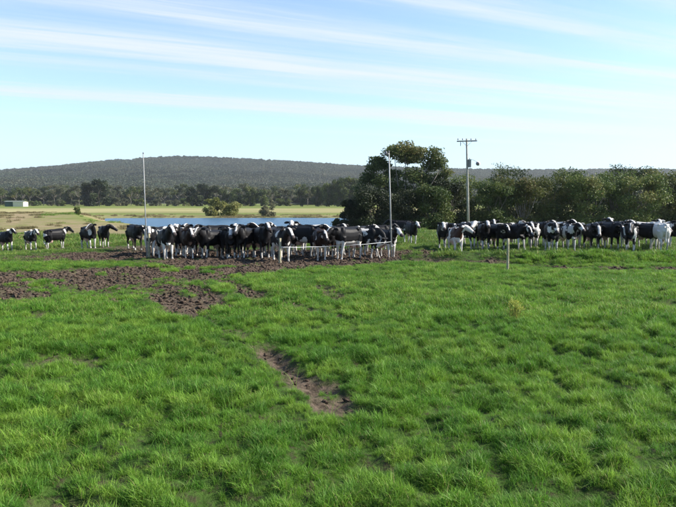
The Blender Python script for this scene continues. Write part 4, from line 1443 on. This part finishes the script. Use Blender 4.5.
# dry tussocks on the dam wall and along the shores
MAT_DRY = grass_mat('dry_grass', (0.19, 0.155, 0.07), (0.26, 0.205, 0.11), (0.13, 0.12, 0.05), (0.30, 0.25, 0.13))
dry_set = tuft_set(4, MAT_DRY, 40, 0.15, 0.42, 0.45, 0.022, lean=0.7)
n = 60000
y = 48 + 140 * rg.random(n) ** 1.3
x = (rg.random(n) * 1.3 - 0.66) * y
sdq = poly_sd(x, y, POND)
k = (sdq > 0.3) & (fbm(x * 0.12, y * 0.12, 3, 150) + 0.5 * fbm(x * 0.5, y * 0.5, 2, 151) > np.where(x < -28, 0.2, 0.05)) & (x < 0.02 * y + 8) & ((y < 158) | (sdq < 30))
x, y = x[k], y[k]; n = len(x)
s = 0.45 + 0.8 * rg.random(n)
s[(poly_sd(x, y, POND) < 14) & (y > 131)] *= 1.3
kn = (y < 74) | ((poly_sd(x, y, POND) < 12) & (y < 140))
green_set = tuft_set(4, MAT_LONG, 40, 0.12, 0.34, 0.45, 0.02, lean=0.7)
xa, ya, sa_ = x[kn], y[kn], s[kn]; na_ = len(xa)
scatter('lane_tussocks', np.stack([xa, ya, height(xa, ya)], 1), rg.random(na_) * 6.28, rg.normal(size=(na_, 2)) * 0.1, np.repeat(sa_[:, None], 3, 1), green_set, rg.integers(0, 4, na_), 'green tussock grass between the left-hand cows and the dam wall', 'grass')
x, y, s = x[~kn], y[~kn], s[~kn]; n = len(x)
scatter('dry_tussocks', np.stack([x, y, height(x, y)], 1), rg.random(n) * 6.28, rg.normal(size=(n, 2)) * 0.1, np.repeat(s[:, None], 3, 1), dry_set, rg.integers(0, 4, n), 'dry yellowish tussock grass on the dam wall and around the pond', 'grass')

# long seed stalks standing out of the foreground grass
stalks = tuft_set(4, MAT_GRASS, 5, 0.20, 0.34, 0.05, 0.0022, lean=0.6)
x, y = field_points(3.8, 16, 5)
k = (mud_mask(x, y) < 0.3) & (fbm(x * 0.8, y * 0.8, 2, 140) > 0.0)
x, y = x[k], y[k]; n = len(x)
scatter('tall_grass', np.stack([x, y, height(x, y)], 1), rg.random(n) * 6.28, rg.normal(size=(n, 2)) * 0.15, np.repeat((0.8 + 0.5 * rg.random(n))[:, None], 3, 1), stalks, rg.integers(0, 4, n), 'taller grass stalks standing out of the foreground pasture', 'grass')

# a seeding weed standing in the pasture
wxp, wyp = wx(516, 12.4), 12.4
wm_ = tuft(60, 0.22, 0.46, 0.13, 0.006, rg, lean=0.45)
wo_ = empty('weed_clump', (wxp, wyp, h1(wxp, wyp)))
tag(wo_, 'yellow-green seeding weed clump alone in the pasture before the slim fence post', 'weed')
MAT_WEED = grass_mat('weed_stems', (0.23, 0.25, 0.045), (0.28, 0.29, 0.06), (0.19, 0.22, 0.04))
link('stems', wm_, MAT_WEED, wo_)
sv, sf, st = leaf_cloud([(0, 0, 0.36, 0.13, 0.13, 0.10, 0.7), (0.05, 0.02, 0.26, 0.15, 0.14, 0.10, 0.5)], 350, 0.018, rg)
sm_ = mesh_np('seed_heads', sv, sf, False)
a = sm_.attributes.new('tint', 'FLOAT', 'POINT'); a.data.foreach_set('value', (st * 0.8).astype(np.float32))
link('seed_heads', sm_, MAT_WEED, wo_)

# mud clods
cm = []
MAT_CLOD = rough_mat('mud_clod', (0.040, 0.028, 0.021), (0.12, 0.088, 0.066), 12, 0.9, 1.0, 0.08)
for i in range(5):
    q = MB().ball((0, 0, 0), (0.075, 0.055, 0.032), 9, 7)
    q.v = [tuple(np.array(p) * (1 + 0.30 * rg.normal())) for p in q.v]
    m_ = q.mesh('mud_clod'); m_.materials.append(MAT_CLOD); cm.append(bpy.data.objects.new('mud_clod', m_))
x, y = field_points(4, 40, 90)
m = mud_mask(x, y)
k = rg.random(len(x)) < sst(0.35, 0.8, m) * np.where(y < 14, 0.55, 1.0)
x, y = x[k], y[k]; n = len(x)
s = (0.25 + 0.75 * rg.random(n) ** 2.5) * np.where(y < 14, 0.6, 1.0)
scatter('mud_clods', np.stack([x, y, height(x, y) + 0.005], 1), rg.random(n) * 6.28, rg.normal(size=(n, 2)) * 0.4, np.repeat(s[:, None], 3, 1), cm, rg.integers(0, 5, n), 'trampled clods of brown mud where the herd has walked', 'mud')
print('clods', n)

# ------------------------------------------------------------------ air
HAZE = 0.00007
if HAZE:
    hz = MB().box((0, 3400, 108), (13000, 8000, 224))
    m_, t, out = new_mat('haze_air')
    pv = N(t, 'ShaderNodeVolumePrincipled')
    pv.inputs['Color'].default_value = (0.88, 0.94, 1.0, 1)
    pv.inputs['Density'].default_value = HAZE
    pv.inputs['Anisotropy'].default_value = 0.2
    t.links.new(pv.outputs[0], out.inputs['Volume'])
    tag(link('haze', hz.mesh('haze', False), m_), kind='stuff')
